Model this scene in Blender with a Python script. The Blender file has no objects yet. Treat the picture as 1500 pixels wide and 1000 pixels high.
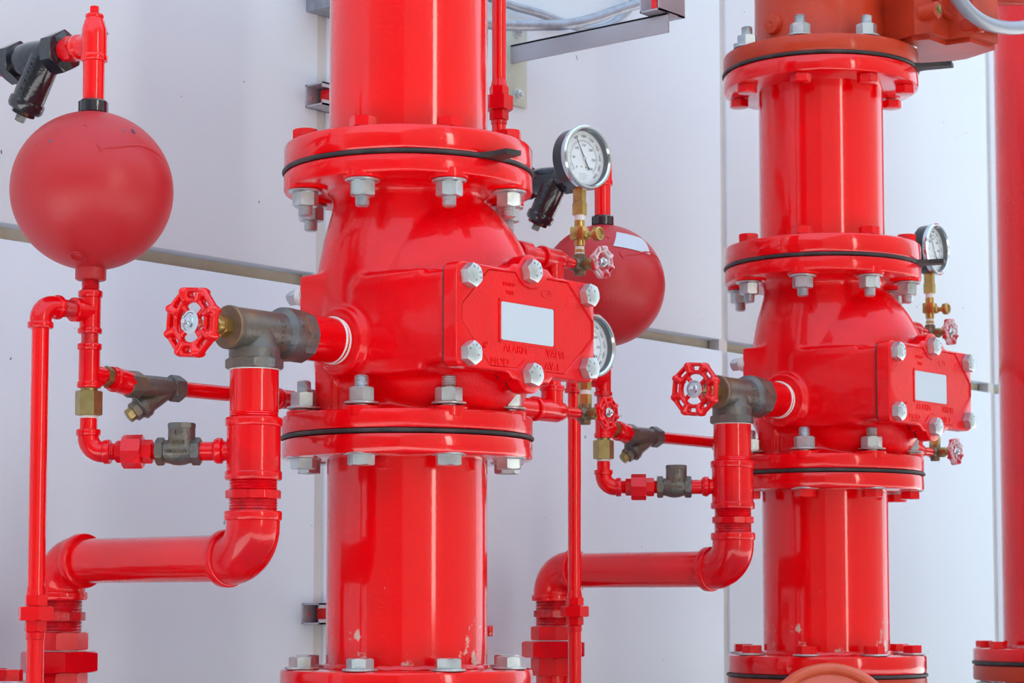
import bpy, bmesh, math, random
from mathutils import Vector, Matrix
V = Vector
R = math.radians
random.seed(4)
scene = bpy.context.scene
col = scene.collection

# ------------------------------------------------------------------ camera, sky, sun, exposure
CZ = 1.2                                   # eye height
YAW = R(39.5)                              # the wall runs 39.5 degrees off the view direction
fwd2 = V((math.cos(YAW), math.sin(YAW))); rgt2 = V((math.sin(YAW), -math.cos(YAW)))
cxy = rgt2 * 0.143 - fwd2 * 2.98
PITCH = math.atan(0.0768)
cam_d = bpy.data.cameras.new('camera'); cam = bpy.data.objects.new('camera', cam_d); col.objects.link(cam)
cam_d.sensor_width = 36; cam_d.lens = 36 * 3200 / 1500
cam_d.shift_y = (632 - 500) / 1500         # the photograph is a crop above the lens axis
cam.location = (cxy.x, cxy.y, CZ)
look = V((fwd2.x * math.cos(PITCH), fwd2.y * math.cos(PITCH), math.sin(PITCH)))
cam.rotation_euler = look.to_track_quat('-Z', 'Y').to_euler()
cam_d.dof.use_dof = True; cam_d.dof.focus_distance = 2.95; cam_d.dof.aperture_fstop = 15.0
cam_d.clip_start = 0.05
scene.camera = cam

w = bpy.data.worlds.new('world'); scene.world = w; w.use_nodes = True
wn = w.node_tree.nodes; wl = w.node_tree.links
bg = wn['Background']
tc = wn.new('ShaderNodeTexCoord'); sx = wn.new('ShaderNodeSeparateXYZ'); cr = wn.new('ShaderNodeValToRGB')
wl.new(tc.outputs['Generated'], sx.inputs[0]); wl.new(sx.outputs['Z'], cr.inputs[0]); wl.new(cr.outputs[0], bg.inputs[0])
cr.color_ramp.elements[0].color = (0.80, 0.90, 1.0, 1); cr.color_ramp.elements[0].position = 0.0
cr.color_ramp.elements[1].color = (0.58, 0.76, 1.0, 1); cr.color_ramp.elements[1].position = 0.8
bg.inputs[1].default_value = 1.12
sun_d = bpy.data.lights.new('sun', 'SUN'); sun = bpy.data.objects.new('sun', sun_d); col.objects.link(sun)
sun_d.energy = 32.0; sun_d.angle = R(1.0); sun_d.color = (1.0, 0.95, 0.87)
sun.location = (1, 4, 6)
sun.rotation_euler = V((-0.25, -0.62, -0.74)).to_track_quat('-Z', 'Y').to_euler()   # from behind the wall: the piping is in open shade
vs = scene.view_settings
vs.view_transform = 'Standard'; vs.look = 'None'; vs.gamma = 1.0; vs.use_curve_mapping = False
vs.exposure = 0.74

# ------------------------------------------------------------------ materials
def mat(name, color, rough=0.4, metal=0.0, bump=0.0, bscale=80, var=None, vscale=6, vlo=.45, vhi=.65, coat=0.0,
        wave=0.0, var2=None, v2scale=30, v2lo=.62, v2hi=.66, spec=.5, rvar=0.0, trans=0.0):
    m = bpy.data.materials.new(name); m.use_nodes = True
    n = m.node_tree.nodes; l = m.node_tree.links; b = n['Principled BSDF']
    b.inputs['Base Color'].default_value = (*color, 1); b.inputs['Roughness'].default_value = rough
    b.inputs['Metallic'].default_value = metal; b.inputs['Specular IOR Level'].default_value = spec
    b.inputs['Coat Weight'].default_value = coat; b.inputs['Coat Roughness'].default_value = 0.07
    if trans: b.inputs['Transmission Weight'].default_value = trans
    t = n.new('ShaderNodeTexCoord')
    def noise(s, d=3):
        k = n.new('ShaderNodeTexNoise'); k.inputs['Scale'].default_value = s; k.inputs['Detail'].default_value = d
        l.new(t.outputs['Object'], k.inputs['Vector']); return k
    cur = None
    def layer(cur, c2, s, lo, hi):
        k = noise(s); mr = n.new('ShaderNodeMapRange'); mr.inputs['From Min'].default_value = lo; mr.inputs['From Max'].default_value = hi
        l.new(k.outputs['Fac'], mr.inputs['Value'])
        mx = n.new('ShaderNodeMix'); mx.data_type = 'RGBA'
        if cur is None: mx.inputs['A'].default_value = (*color, 1)
        else: l.new(cur, mx.inputs['A'])
        mx.inputs['B'].default_value = (*c2, 1); l.new(mr.outputs[0], mx.inputs['Factor'])
        return mx.outputs['Result']
    if var: cur = layer(cur, var, vscale, vlo, vhi)
    if var2: cur = layer(cur, var2, v2scale, v2lo, v2hi)
    if cur is not None: l.new(cur, b.inputs['Base Color'])
    if rvar:
        k = noise(9, 4); mr = n.new('ShaderNodeMapRange'); mr.inputs['To Min'].default_value = rough - rvar; mr.inputs['To Max'].default_value = rough + rvar
        mr.inputs['From Min'].default_value = .3; mr.inputs['From Max'].default_value = .7
        l.new(k.outputs['Fac'], mr.inputs['Value']); l.new(mr.outputs[0], b.inputs['Roughness'])
    if bump or wave:
        prev = None
        for s, st, dist in ((bscale, bump, .0009), (14, wave, .004)):
            if not st: continue
            k = noise(s, 2); bp = n.new('ShaderNodeBump'); bp.inputs['Strength'].default_value = st; bp.inputs['Distance'].default_value = dist
            l.new(k.outputs['Fac'], bp.inputs['Height'])
            if prev: l.new(prev, bp.inputs['Normal'])
            prev = bp.outputs[0]
        l.new(prev, b.inputs['Normal'])
    return m

RED = (0.92, 0.0, 0.003)
M = {}
M['red'] = mat('red_gloss_paint', RED, .22, bump=.55, bscale=150, wave=.16, var=(.80, .0, .004), vscale=5, coat=1.0, rvar=.05, spec=.15)
M['redcast'] = mat('red_paint_on_cast_iron', (.92, .0, .004), .30, bump=.5, bscale=190, wave=.16, var=(.82, .0, .005), vscale=7, coat=.5, rvar=.08, spec=.2)
M['redfit'] = mat('red_paint_on_fittings', (.88, .0, .005), .25, bump=.35, bscale=220, wave=.2, var=(.70, .0, .007), vscale=14, coat=.6, rvar=.08, spec=.2)
M['redrough'] = mat('red_paint_over_sealant', (.66, .005, .012), .25, bump=1.0, bscale=260, wave=.8, var=(.42, .004, .01), vscale=60, coat=.4)
M['redsat'] = mat('satin_red_primer', (.52, .014, .020), .42, bump=.35, bscale=300, wave=.12, var=(.55, .030, .038), vscale=6, rvar=.06,
                  var2=(.10, .03, .03), v2scale=38, v2lo=.74, v2hi=.76)
M['redworn'] = mat('worn_pink_red_paint', (.62, .03, .04), .45, bump=.5, bscale=200, var=(.70, .42, .42), vscale=45, vlo=.42, vhi=.6)
M['orange'] = mat('orange_red_paint', (.56, .045, .014), .33, bump=.5, bscale=150, wave=.15, var=(.40, .030, .012), vscale=8, coat=.2, spec=.3)
M['orangelt'] = mat('bright_orange_paint', (.74, .12, .05), .35, bump=.3, bscale=150, var=(.66, .09, .035), vscale=9, coat=.3)
M['zinc'] = mat('zinc_plated_steel', (.60, .66, .68), .33, .75, bump=.3, bscale=200, var=(.46, .50, .54), vscale=40, var2=(.62, .55, .40), v2scale=20, v2lo=.6, v2hi=.8)
M['bronze'] = mat('weathered_bronze', (.165, .152, .135), .40, .6, bump=.9, bscale=240, var=(.26, .185, .10), vscale=28, var2=(.13, .155, .19), v2scale=16, v2lo=.45, v2hi=.7)
M['bronzedk'] = mat('dark_bronze', (.20, .155, .11), .45, .6, bump=.8, bscale=240, var=(.30, .20, .10), vscale=30)
M['brass'] = mat('brass', (.58, .40, .13), .30, .9, bump=.2, bscale=200, var=(.44, .30, .11), vscale=30)
M['brassdk'] = mat('tarnished_brass', (.42, .33, .14), .36, .85, bump=.3, bscale=200, var=(.33, .25, .10), vscale=40)
M['black'] = mat('black_iron_paint', (.010, .011, .019), .16, bump=.8, bscale=150, wave=.3, var=(.022, .018, .025), vscale=25, coat=.6,
                 var2=(.30, .15, .05), v2scale=40, v2lo=.70, v2hi=.73)
M['rubber'] = mat('black_rubber', (.02, .02, .022), .5, bump=.4, bscale=120, var=(.05, .045, .045), vscale=30)
M['tape'] = mat('white_sealing_tape', (.82, .82, .80), .6, bump=.6, bscale=300)
M['paper'] = mat('white_label', (.58, .64, .72), .5, var=(.56, .62, .70), vscale=20)
M['wall'] = mat('white_painted_concrete', (.70, .78, .855), .55, bump=.35, bscale=40, wave=.15, var=(.67, .75, .83), vscale=1.7, vlo=.4, vhi=.75,
                var2=(.22, .22, .22), v2scale=42, v2lo=.735, v2hi=.745)
M['sealant'] = mat('beige_joint_sealant', (.56, .50, .36), .7, bump=.8, bscale=60, var=(.62, .58, .48), vscale=12)
M['filler'] = mat('pale_joint_filler', (.58, .59, .585), .65, bump=.6, bscale=60, var=(.63, .63, .615), vscale=8)
M['floor'] = mat('grey_concrete', (.235, .245, .255), .85, bump=.5, bscale=40, var=(.20, .21, .22), vscale=2)
M['canopy'] = mat('pale_canopy_sheet', (.55, .58, .60), .6, var=(.5, .53, .55), vscale=2)
M['blocker'] = mat('near_black_blocker', (.026, .027, .026), .85, bump=.4, bscale=30, var=(.02, .021, .02), vscale=1)  # near-black, for the added unseen walls that keep paint reflections dark
M['reflector'] = mat('white_reflector', (.86, .85, .82), .8, bump=.3, bscale=30)  # for the added far wall that puts bright streaks on the pipes
M['galv'] = mat('galvanised_steel', (.36, .40, .46), .42, .6, bump=.3, bscale=100, var=(.28, .31, .36), vscale=60)
M['bar'] = mat('dull_steel_bar', (.50, .50, .56), .42, .45, bump=.2, bscale=90, var=(.43, .44, .49), vscale=8)
M['plate'] = mat('pale_zinc_plate', (.52, .58, .50), .5, .3, var=(.47, .52, .46), vscale=20)
M['darksteel'] = mat('dark_steel', (.10, .10, .14), .35, .6, var=(.16, .12, .15), vscale=40)
M['gcase'] = mat('black_gauge_case', (.02, .024, .035), .3, coat=.3)
M['gshade'] = mat('painted_gauge_shade', (.055, .075, .10), .4)  # shade of the bezel's inner wall, put into the colour
M['chrome'] = mat('chrome', (.72, .75, .78), .16, 1.0)
M['dial'] = mat('dial_face', (.83, .88, .93), .5)
M['ink'] = mat('dial_ink', (.05, .07, .11), .6)
M['greyink'] = mat('faint_dial_ink', (.42, .47, .54), .6)
M['glass'] = mat('gauge_glass', (1, 1, 1), .02, trans=1.0)
gm = M['glass']; gn = gm.node_tree.nodes; gl = gm.node_tree.links
ga = gn.new('ShaderNodeBsdfTransparent'); gb = gn.new('ShaderNodeBsdfGlossy'); gb.inputs['Roughness'].default_value = .03
gx = gn.new('ShaderNodeMixShader')
gx.inputs[0].default_value = .06; gl.new(ga.outputs[0], gx.inputs[1]); gl.new(gb.outputs[0], gx.inputs[2])
gl.new(gx.outputs[0], gn['Material Output'].inputs['Surface'])
M['greycable'] = mat('grey_conduit', (.28, .31, .38), .38, coat=.2)
M['wheelworn'] = mat('worn_handwheel_paint', (.60, .03, .05), .4, bump=.5, bscale=200, var=(.72, .55, .57), vscale=70, vlo=.42, vhi=.55)

def scuffed():
    """red paint with pale chips near the foot of a pipe (the chips have a shape of their own)"""
    m = M['red'].copy(); m.name = 'red_gloss_paint_chipped'
    n = m.node_tree.nodes; l = m.node_tree.links; b = n['Principled BSDF']
    old = b.inputs['Base Color'].links[0].from_socket
    t = n.new('ShaderNodeTexCoord'); k = n.new('ShaderNodeTexNoise'); k.inputs['Scale'].default_value = 30; k.inputs['Detail'].default_value = 5
    k.inputs['Roughness'].default_value = .6
    l.new(t.outputs['Object'], k.inputs['Vector'])
    s = n.new('ShaderNodeSeparateXYZ'); l.new(t.outputs['Object'], s.inputs[0])
    z = n.new('ShaderNodeMapRange'); z.inputs['From Min'].default_value = .035; z.inputs['From Max'].default_value = .14
    z.inputs['To Min'].default_value = .08; z.inputs['To Max'].default_value = -.12
    l.new(s.outputs['Z'], z.inputs['Value'])
    a = n.new('ShaderNodeMath'); a.operation = 'ADD'; l.new(k.outputs['Fac'], a.inputs[0]); l.new(z.outputs[0], a.inputs[1])
    mr = n.new('ShaderNodeMapRange'); mr.inputs['From Min'].default_value = .61; mr.inputs['From Max'].default_value = .66
    l.new(a.outputs[0], mr.inputs['Value'])
    mx = n.new('ShaderNodeMix'); mx.data_type = 'RGBA'; l.new(old, mx.inputs['A']); mx.inputs['B'].default_value = (.68, .48, .40, 1)
    l.new(mr.outputs[0], mx.inputs['Factor']); l.new(mx.outputs['Result'], b.inputs['Base Color'])
    return m
M['redchip'] = scuffed()

# ------------------------------------------------------------------ mesh helpers
X, Y, Z = V((1, 0, 0)), V((0, 1, 0)), V((0, 0, 1))
def fr(o, z=Z, x=None):
    """a frame at o whose local z runs along z (and local x near x)"""
    z = V(z).normalized()
    if x is None: x = X if abs(z.x) < .8 else Y
    x = V(x); x = (x - z * x.dot(z)).normalized(); y = z.cross(x)
    m = Matrix((x, y, z)).transposed().to_4x4(); m.translation = V(o); return m

class G:
    def __init__(s): s.v = []; s.f = []
    def add(s, vs, fs, m=None):
        k = len(s.v)
        s.v += [tuple(m @ V(p)) if m is not None else tuple(p) for p in vs]
        s.f += [[i + k for i in f] for f in fs]
        return s
    def lathe(s, prof, m=None, n=32):
        vs = []; fs = []
        for r, z in prof:
            for i in range(n):
                a = 2 * math.pi * i / n; vs.append((r * math.cos(a), r * math.sin(a), z))
        for j in range(len(prof) - 1):
            for i in range(n):
                i2 = (i + 1) % n; fs.append([j * n + i, j * n + i2, (j + 1) * n + i2, (j + 1) * n + i])
        fs.append(list(range(n))[::-1]); q = (len(prof) - 1) * n; fs.append([q + i for i in range(n)])
        return s.add(vs, fs, m)
    def cyl(s, r, z0, z1, m=None, n=32, c=None):
        if c is None: c = min(.0015, r * .15, abs(z1 - z0) * .3)
        return s.lathe([(r - c, z0), (r, z0 + c), (r, z1 - c), (r - c, z1)], m, n)
    def hexn(s, af, z0, z1, m=None, top=True, bot=True, sides=6, k=.55):
        n = sides * 8; ap = af / 2; rc = ap / math.cos(math.pi / sides); Rc = ap * 1.0
        rings = [[], [], [], []]
        for i in range(n):
            a = 2 * math.pi * i / n; d = (a % (2 * math.pi / sides)) - math.pi / sides
            h = ap / math.cos(d); e = max(0, h - Rc) * k
            for j, (rr, zz) in enumerate((((min(h, Rc) if bot else h), z0), (h, z0 + (e if bot else 0)), (h, z1 - (e if top else 0)), ((min(h, Rc) if top else h), z1))):
                rings[j].append((rr * math.cos(a), rr * math.sin(a), zz))
        vs = sum(rings, []); fs = []
        for j in range(3):
            for i in range(n):
                i2 = (i + 1) % n; fs.append([j * n + i, j * n + i2, (j + 1) * n + i2, (j + 1) * n + i])
        fs.append(list(range(n))[::-1]); fs.append([3 * n + i for i in range(n)])
        return s.add(vs, fs, m)
    def prism(s, poly, z0, z1, m=None, c=0.0):
        """polygon (counter-clockwise, in local xy) extruded along local z, with a small chamfer on the z1 rim"""
        n = len(poly); cx = sum(p[0] for p in poly) / n; cy = sum(p[1] for p in poly) / n
        def ring(z, k):
            out = []
            for i, (x, y) in enumerate(poly):
                a, b = V(poly[i - 1]), V(poly[(i + 1) % n]); p = V((x, y))
                t = (b - a).normalized(); nn = V((-t.y, t.x)); q = p + nn * k; out.append((q.x, q.y, z))
            return out
        rs = [ring(z0, 0), ring(z1 - c, 0)] + ([ring(z1, c)] if c else [])
        vs = sum(rs, []); fs = []
        for j in range(len(rs) - 1):
            for i in range(n):
                i2 = (i + 1) % n; fs.append([j * n + i, j * n + i2, (j + 1) * n + i2, (j + 1) * n + i])
        fs.append(list(range(n))[::-1]); q = (len(rs) - 1) * n; fs.append([q + i for i in range(n)])
        return s.add(vs, fs, m)
    def box(s, lo, hi, m=None, c=.0):
        lo, hi = V(lo), V(hi)
        if c:
            b = bmesh.new(); bmesh.ops.create_cube(b, size=1)
            for v in b.verts: v.co = V((lo[i] + (v.co[i] + .5) * (hi[i] - lo[i]) for i in range(3)))
            bmesh.ops.bevel(b, geom=list(b.edges), offset=c, segments=2, affect='EDGES', profile=.5)
            b.verts.index_update(); vs = [v.co.copy() for v in b.verts]; fs = [[v.index for v in f.verts] for f in b.faces]; b.free()
            return s.add(vs, fs, m)
        vs = [(x, y, z) for x in (lo.x, hi.x) for y in (lo.y, hi.y) for z in (lo.z, hi.z)]
        return s.add(vs, [[0, 1, 3, 2], [4, 6, 7, 5], [0, 4, 5, 1], [2, 3, 7, 6], [0, 2, 6, 4], [1, 5, 7, 3]], m)
    def tube(s, pts, r, n=20, m=None, closed=False):
        pts = [V(p) for p in pts]; N = len(pts); vs = []; fs = []
        rr = r if isinstance(r, (list, tuple)) else [r] * N
        tan = []
        for i in range(N):
            a = pts[i - 1] if (i or closed) else pts[0]; b = pts[(i + 1) % N] if (i < N - 1 or closed) else pts[-1]
            tan.append((b - a).normalized())
        ref = X if abs(tan[0].x) < .8 else Y
        u = (ref - tan[0] * ref.dot(tan[0])).normalized()
        for i in range(N):
            u = (u - tan[i] * u.dot(tan[i])).normalized(); w_ = tan[i].cross(u)
            for j in range(n):
                a = 2 * math.pi * j / n; vs.append(pts[i] + (u * math.cos(a) + w_ * math.sin(a)) * rr[i])
        for i in range(N if closed else N - 1):
            for j in range(n):
                j2 = (j + 1) % n; i2 = (i + 1) % N; fs.append([i * n + j, i * n + j2, i2 * n + j2, i2 * n + j])
        if not closed: fs.append(list(range(n))[::-1]); fs.append([(N - 1) * n + j for j in range(n)])
        return s.add(vs, fs, m)
    def ball(s, c, r, n=32, k=16, m=None):
        rx, ry, rz = r if isinstance(r, (list, tuple)) else (r, r, r)
        vs = []; fs = []
        for i in range(1, k):
            t = math.pi * i / k
            for j in range(n):
                a = 2 * math.pi * j / n; vs.append((c[0] + rx * math.sin(t) * math.cos(a), c[1] + ry * math.sin(t) * math.sin(a), c[2] - rz * math.cos(t)))
        for i in range(k - 2):
            for j in range(n):
                j2 = (j + 1) % n; fs.append([i * n + j, i * n + j2, (i + 1) * n + j2, (i + 1) * n + j])
        a = len(vs); vs += [(c[0], c[1], c[2] - rz), (c[0], c[1], c[2] + rz)]
        for j in range(n):
            j2 = (j + 1) % n; fs.append([a, j2, j]); fs.append([a + 1, (k - 2) * n + j, (k - 2) * n + j2])
        return s.add(vs, fs, m)
    def arc(s, c, d1, d2, a, rb, r, n=20, seg=12):
        """an elbow: from c+d1*a bending round to c+d2*a with bend radius rb"""
        c, d1, d2 = V(c), V(d1).normalized(), V(d2).normalized()
        cc = c + (d1 + d2) * rb; pts = [c + d1 * a]
        for i in range(seg + 1):
            t = math.pi / 2 * i / seg; pts.append(cc - d2 * rb * math.cos(t) - d1 * rb * math.sin(t))
        pts.append(c + d2 * a)
        return s.tube(pts, r, n)
    def threads(s, r, z0, z1, m=None, pitch=.0022, n=24, depth=.0009):
        prof = []; z = z0; k = max(2, int(abs(z1 - z0) / pitch)); st = (z1 - z0) / k
        for i in range(k): prof += [(r, z), (r - depth, z + st * .5)]; z += st
        prof.append((r, z1))
        return s.lathe(prof, m, n)
    def collar(s, r, c, d, L, n=32, e=.0022):
        """a rounded rim of length L starting at c along d"""
        return s.lathe([(r * .8, 0), (r - e, 0), (r - e * .3, e * .3), (r, e), (r, L - e), (r - e * .3, L - e * .3), (r - e, L), (r * .8, L)], fr(c, d), n)

def mesh(name, g, sharp=38, flat=False):
    me = bpy.data.meshes.new(name); me.from_pydata([tuple(p) for p in g.v], [], g.f); me.update()
    b = bmesh.new(); b.from_mesh(me); bmesh.ops.remove_doubles(b, verts=b.verts, dist=1e-7); bmesh.ops.recalc_face_normals(b, faces=b.faces); b.to_mesh(me); b.free()
    if not flat:
        me.polygons.foreach_set('use_smooth', [True] * len(me.polygons)); me.set_sharp_from_angle(angle=R(sharp))
    return me

def smooth(p, n=6):
    out = []
    for i in range(len(p) - 1):
        a, b, c_, d = p[max(i - 1, 0)], p[i], p[i + 1], p[min(i + 2, len(p) - 1)]
        for j in range(n):
            s = j / n; out.append(.5 * ((2 * b) + (c_ - a) * s + (2 * a - 5 * b + 4 * c_ - d) * s * s + (3 * b - a - 3 * c_ + d) * s ** 3))
    return out + [p[-1]]
BASE = {}
def thing(name, label, cat, base, group=None):
    o = bpy.data.objects.new(name, None); col.objects.link(o); o.empty_display_size = .02
    o.location = base; o['label'] = label; o['category'] = cat
    if group: o['group'] = group
    BASE[o] = V(base); return o
def part(name, g, m, parent, label=None, sharp=38, flat=False):
    """g: G in assembly coordinates, or a finished mesh in the thing's own coordinates"""
    if isinstance(g, G):
        b = BASE[parent]; g2 = G(); g2.f = g.f; g2.v = [tuple(V(p) - b) for p in g.v]; me = mesh(name, g2, sharp, flat)
    else: me = g
    if not me.materials: me.materials.append(M[m])
    o = bpy.data.objects.new(name, me); col.objects.link(o); o.parent = parent
    BASE[o] = BASE[parent]
    if label: o['label'] = label
    return o
def placed(name, me, m, parent, frame):
    """a shared mesh put at a frame given in assembly coordinates"""
    if not me.materials: me.materials.append(M[m])
    o = bpy.data.objects.new(name, me); col.objects.link(o); o.parent = parent
    f = frame.copy()
    acc = Matrix.Identity(4); p = parent
    while p is not None: acc = (p.matrix_basis @ acc); p = p.parent
    o.matrix_basis = acc.inverted() @ f
    BASE[o] = V(f.translation); return o
def structure(name, g, m, parent=None):
    me = mesh(name, g); me.materials.append(M[m]); o = bpy.data.objects.new(name, me); col.objects.link(o)
    if parent: o.parent = parent
    else: o['kind'] = 'structure'
    BASE[o] = V((0, 0, 0)); return o
def copy_tree(o, off, label=None, group=None, parent=None):
    c = o.copy(); col.objects.link(c); c.parent = parent
    if parent is None:
        c.location = V(o.location) + V(off)
        if label: c['label'] = label
        if group: c['group'] = group
    for ch in list(o.children): copy_tree(ch, off, parent=c)
    return c
def remesh(g, voxel, smooth=8, fac=.5):
    me = bpy.data.meshes.new('tmp'); me.from_pydata(g.v, [], g.f); me.update()
    b = bmesh.new(); b.from_mesh(me); bmesh.ops.recalc_face_normals(b, faces=b.faces); b.to_mesh(me); b.free()
    o = bpy.data.objects.new('tmp', me); col.objects.link(o)
    r = o.modifiers.new('r', 'REMESH'); r.mode = 'VOXEL'; r.voxel_size = voxel
    s = o.modifiers.new('s', 'SMOOTH'); s.factor = fac; s.iterations = smooth
    dg = bpy.context.evaluated_depsgraph_get(); out = bpy.data.meshes.new_from_object(o.evaluated_get(dg))
    out.polygons.foreach_set('use_smooth', [True] * len(out.polygons))
    bpy.data.objects.remove(o); bpy.data.meshes.remove(me)
    return out
def text_g(txt, size, frame, ex=.0006, align='LEFT', sx=1.0, bevel=0.0):
    cu = bpy.data.curves.new('t', 'FONT'); cu.body = txt; cu.size = size; cu.extrude = ex; cu.align_x = align; cu.bevel_depth = bevel
    cu.resolution_u = 3
    o = bpy.data.objects.new('t', cu); col.objects.link(o)
    dg = bpy.context.evaluated_depsgraph_get(); me = bpy.data.meshes.new_from_object(o.evaluated_get(dg))
    g = G(); sc = Matrix.Diagonal((sx, 1, 1, 1))
    g.add([v.co.copy() for v in me.vertices], [list(p.vertices) for p in me.polygons], frame @ sc)
    bpy.data.objects.remove(o); bpy.data.curves.remove(cu); bpy.data.meshes.remove(me)
    return g
def arctext(g, txt, rad, a0, da, size, m, ex):
    """letters set round an arc, each upright to the radius"""
    for i, ch in enumerate(txt):
        a = a0 + da * i
        f = m @ Matrix.Translation((rad * math.cos(a), rad * math.sin(a), 0)) @ Matrix.Rotation(a - math.pi / 2, 4, 'Z')
        t = text_g(ch, size, f, ex, 'CENTER'); g.add(t.v, t.f)

# ------------------------------------------------------------------ the setting
WY = .55
wall = structure('wall_back', G().box((-2.05, WY + .034, 0), (5.2, WY + .12, 4.1)), 'sealant')
jx = [-2.03, -.827, .378, 1.585, 2.79, 3.995, 5.2]; jz = [0, .520, 1.7195, 2.92, 4.1]
for i in range(6):
    for j in range(4):
        g = G().box((jx[i] + .022, WY, jz[j] + (.0235 if j else 0)), (jx[i + 1], WY + .07, jz[j + 1]), c=.0025)
        structure('wall_panel', g, 'wall', wall)
for x in jx[1:-1]: structure('joint_filler', G().box((x - .004, WY + .0055, 0), (x + .026, WY + .03, 4.1)), 'filler', wall)
structure('floor', G().box((-12, -12, -.2), (16, 3, 0)), 'floor')
# unseen walls added to shape reflections: near-black blockers, white sunlit reflector behind their gap
structure('blocker_wall_right', G().box((-.66, -5.6, 0), (13, -5.0, 5.2), c=.02), 'blocker')
structure('blocker_wall_left', G().box((-7.0, -5.6, 0), (-1.28, -5.0, 5.2), c=.02), 'blocker')
structure('reflector_wall', G().box((-9, -9.5, 0), (13, -9.0, 5.3), c=.02), 'reflector')
structure('blocker_wall_end', G().box((-7.6, -5.6, 0), (-7.0, 2.5, 4.6), c=.02), 'blocker')

# ------------------------------------------------------------------ shared hardware meshes (local z = towards the head)
def bolt_mesh(name, af, hh, grip, d, tail, hm):
    """head on z>0, shank down to -(grip+tail)"""
    g = G().hexn(af, 0, hh, bot=False)
    g.cyl(d / 2, -grip, .001, n=20); g.threads(d / 2, -(grip + tail) + .002, -grip, n=20); g.lathe([(d / 2 * .7, -(grip + tail)), (d / 2 * .93, -(grip + tail) + .002)], n=20)
    me = mesh(name, g); me.materials.append(M[hm]); me.materials.append(M['zinc'])
    for p in me.polygons:
        if p.center.z < -.0002: p.material_index = 1
    return me
def nut_mesh(af, h, name='nut'):
    me = mesh(name, G().hexn(af, 0, h)); me.materials.append(M['zinc']); return me
NUT = nut_mesh(.031, .019)
WASH = mesh('washer', G().cyl(.0232, 0, .0032, n=28)); WASH.materials.append(M['zinc'])
def flange_bolts(parent, z_head, up, grip, head, tail, both_washers=False, n=8, rad=.149, a0=18.4, hw=None):
    """n bolts through a flange pair; head face at z_head pointing up (+1) or down (-1), nut at the other side"""
    bm = bolt_mesh('flange_bolt', .031, .0135, grip, .0195, tail, head)
    for k in range(n):
        a = R(a0 + 360 / n * k); p = V((rad * math.cos(a), rad * math.sin(a), z_head))
        f = fr(p, Z * up, V((math.cos(a + k), math.sin(a + k), 0)))
        b = placed('flange_bolt', bm, head, parent, f)
        end = p - Z * up * grip
        placed('washer', WASH, 'zinc', b, fr(end + Z * up * .0225, -Z * up))
        placed('nut', NUT, 'zinc', b, fr(end + Z * up * .0193, -Z * up, V((math.cos(a + k * 1.7), math.sin(a + k * 1.7), 0))))
        if both_washers: placed('washer', WASH, 'zinc', b, fr(p - Z * up * .003, Z * up))

def disc(r0, r, z0, z1, c=.004):
    return G().lathe([(r0, z0), (r - c, z0), (r - c * .3, z0 + c * .3), (r, z0 + c), (r, z1 - c), (r - c * .3, z1 - c * .3), (r - c, z1), (r0, z1)], n=72)
def gasket_with_tab(parent, z, ang, h=.0055, r=.1735, tabw=.030, tabl=.045, name='gasket'):
    g = G().cyl(r, z - h / 2, z + h / 2, n=72)
    o = part(name, g, 'rubber', parent)
    if ang is not None:
        a = R(ang); d = V((math.cos(a), math.sin(a), 0)); t = V((-d.y, d.x, 0))
        poly = [(-tabw, -.02), (tabw, -.02), (tabw * .5, .012), (tabw * .42, tabl), (-tabw * .42, tabl), (-tabw * .5, .012)]
        m = Matrix((-t, d, -Z)).transposed().to_4x4()
        m = Matrix((t, d, t.cross(d))).transposed().to_4x4(); m.translation = V((0, 0, z)) + d * (r - .003)
        part('gasket_tab', G().prism(poly, -h * .62, h * .62, m, c=.001), 'rubber', parent)
RP, RF = .1095, .1712

def upper_riser(z_top, label, flange_top=None, tab=None):
    t = thing('riser_pipe', label, 'pipe', (0, 0, 1.788))
    g = G().lathe([(RP - .008, 1.79), (RP, 1.79), (RP, z_top), (RP - .008, z_top)], n=72)
    part('pipe', g, 'red', t)
    part('weld_bead', G().tube([(math.cos(R(6 * i)) * RP, math.sin(R(6 * i)) * RP, 1.8215 + .0007 * math.sin(i * 2.3)) for i in range(60)], .0045, 8, closed=True), 'red', t)
    part('flange', disc(.05, RF, 1.7862, 1.8195), 'red', t)
    gasket_with_tab(t, 1.7835, tab)
    flange_bolts(t, 1.8205, 1, .092, 'redfit', .014)
    return t

def lower_riser(label, head_b, head_c):
    t = thing('riser_pipe', label, 'pipe', (0, 0, 1.07))
    part('pipe', G().lathe([(RP - .008, 1.08), (RP, 1.08), (RP, 1.41), (RP - .008, 1.41)], n=72), 'redchip', t)
    part('flange', disc(.05, RF, 1.3886, 1.4155), 'red', t)
    part('weld_bead', G().tube([(math.cos(R(6 * i)) * RP, math.sin(R(6 * i)) * RP, 1.1085 + .0007 * math.sin(i * 2.3)) for i in range(60)], .0055, 8, closed=True), 'red', t)
    part('flange', disc(.05, RF, 1.0752, 1.1070), 'red', t)
    gasket_with_tab(t, 1.4184, None)
    gasket_with_tab(t, 1.0725, None)
    flange_bolts(t, 1.3876, -1, .089, head_b, .016, True)
    flange_bolts(t, 1.1105, 1, .094, head_c, .014, True)
    return t

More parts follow.
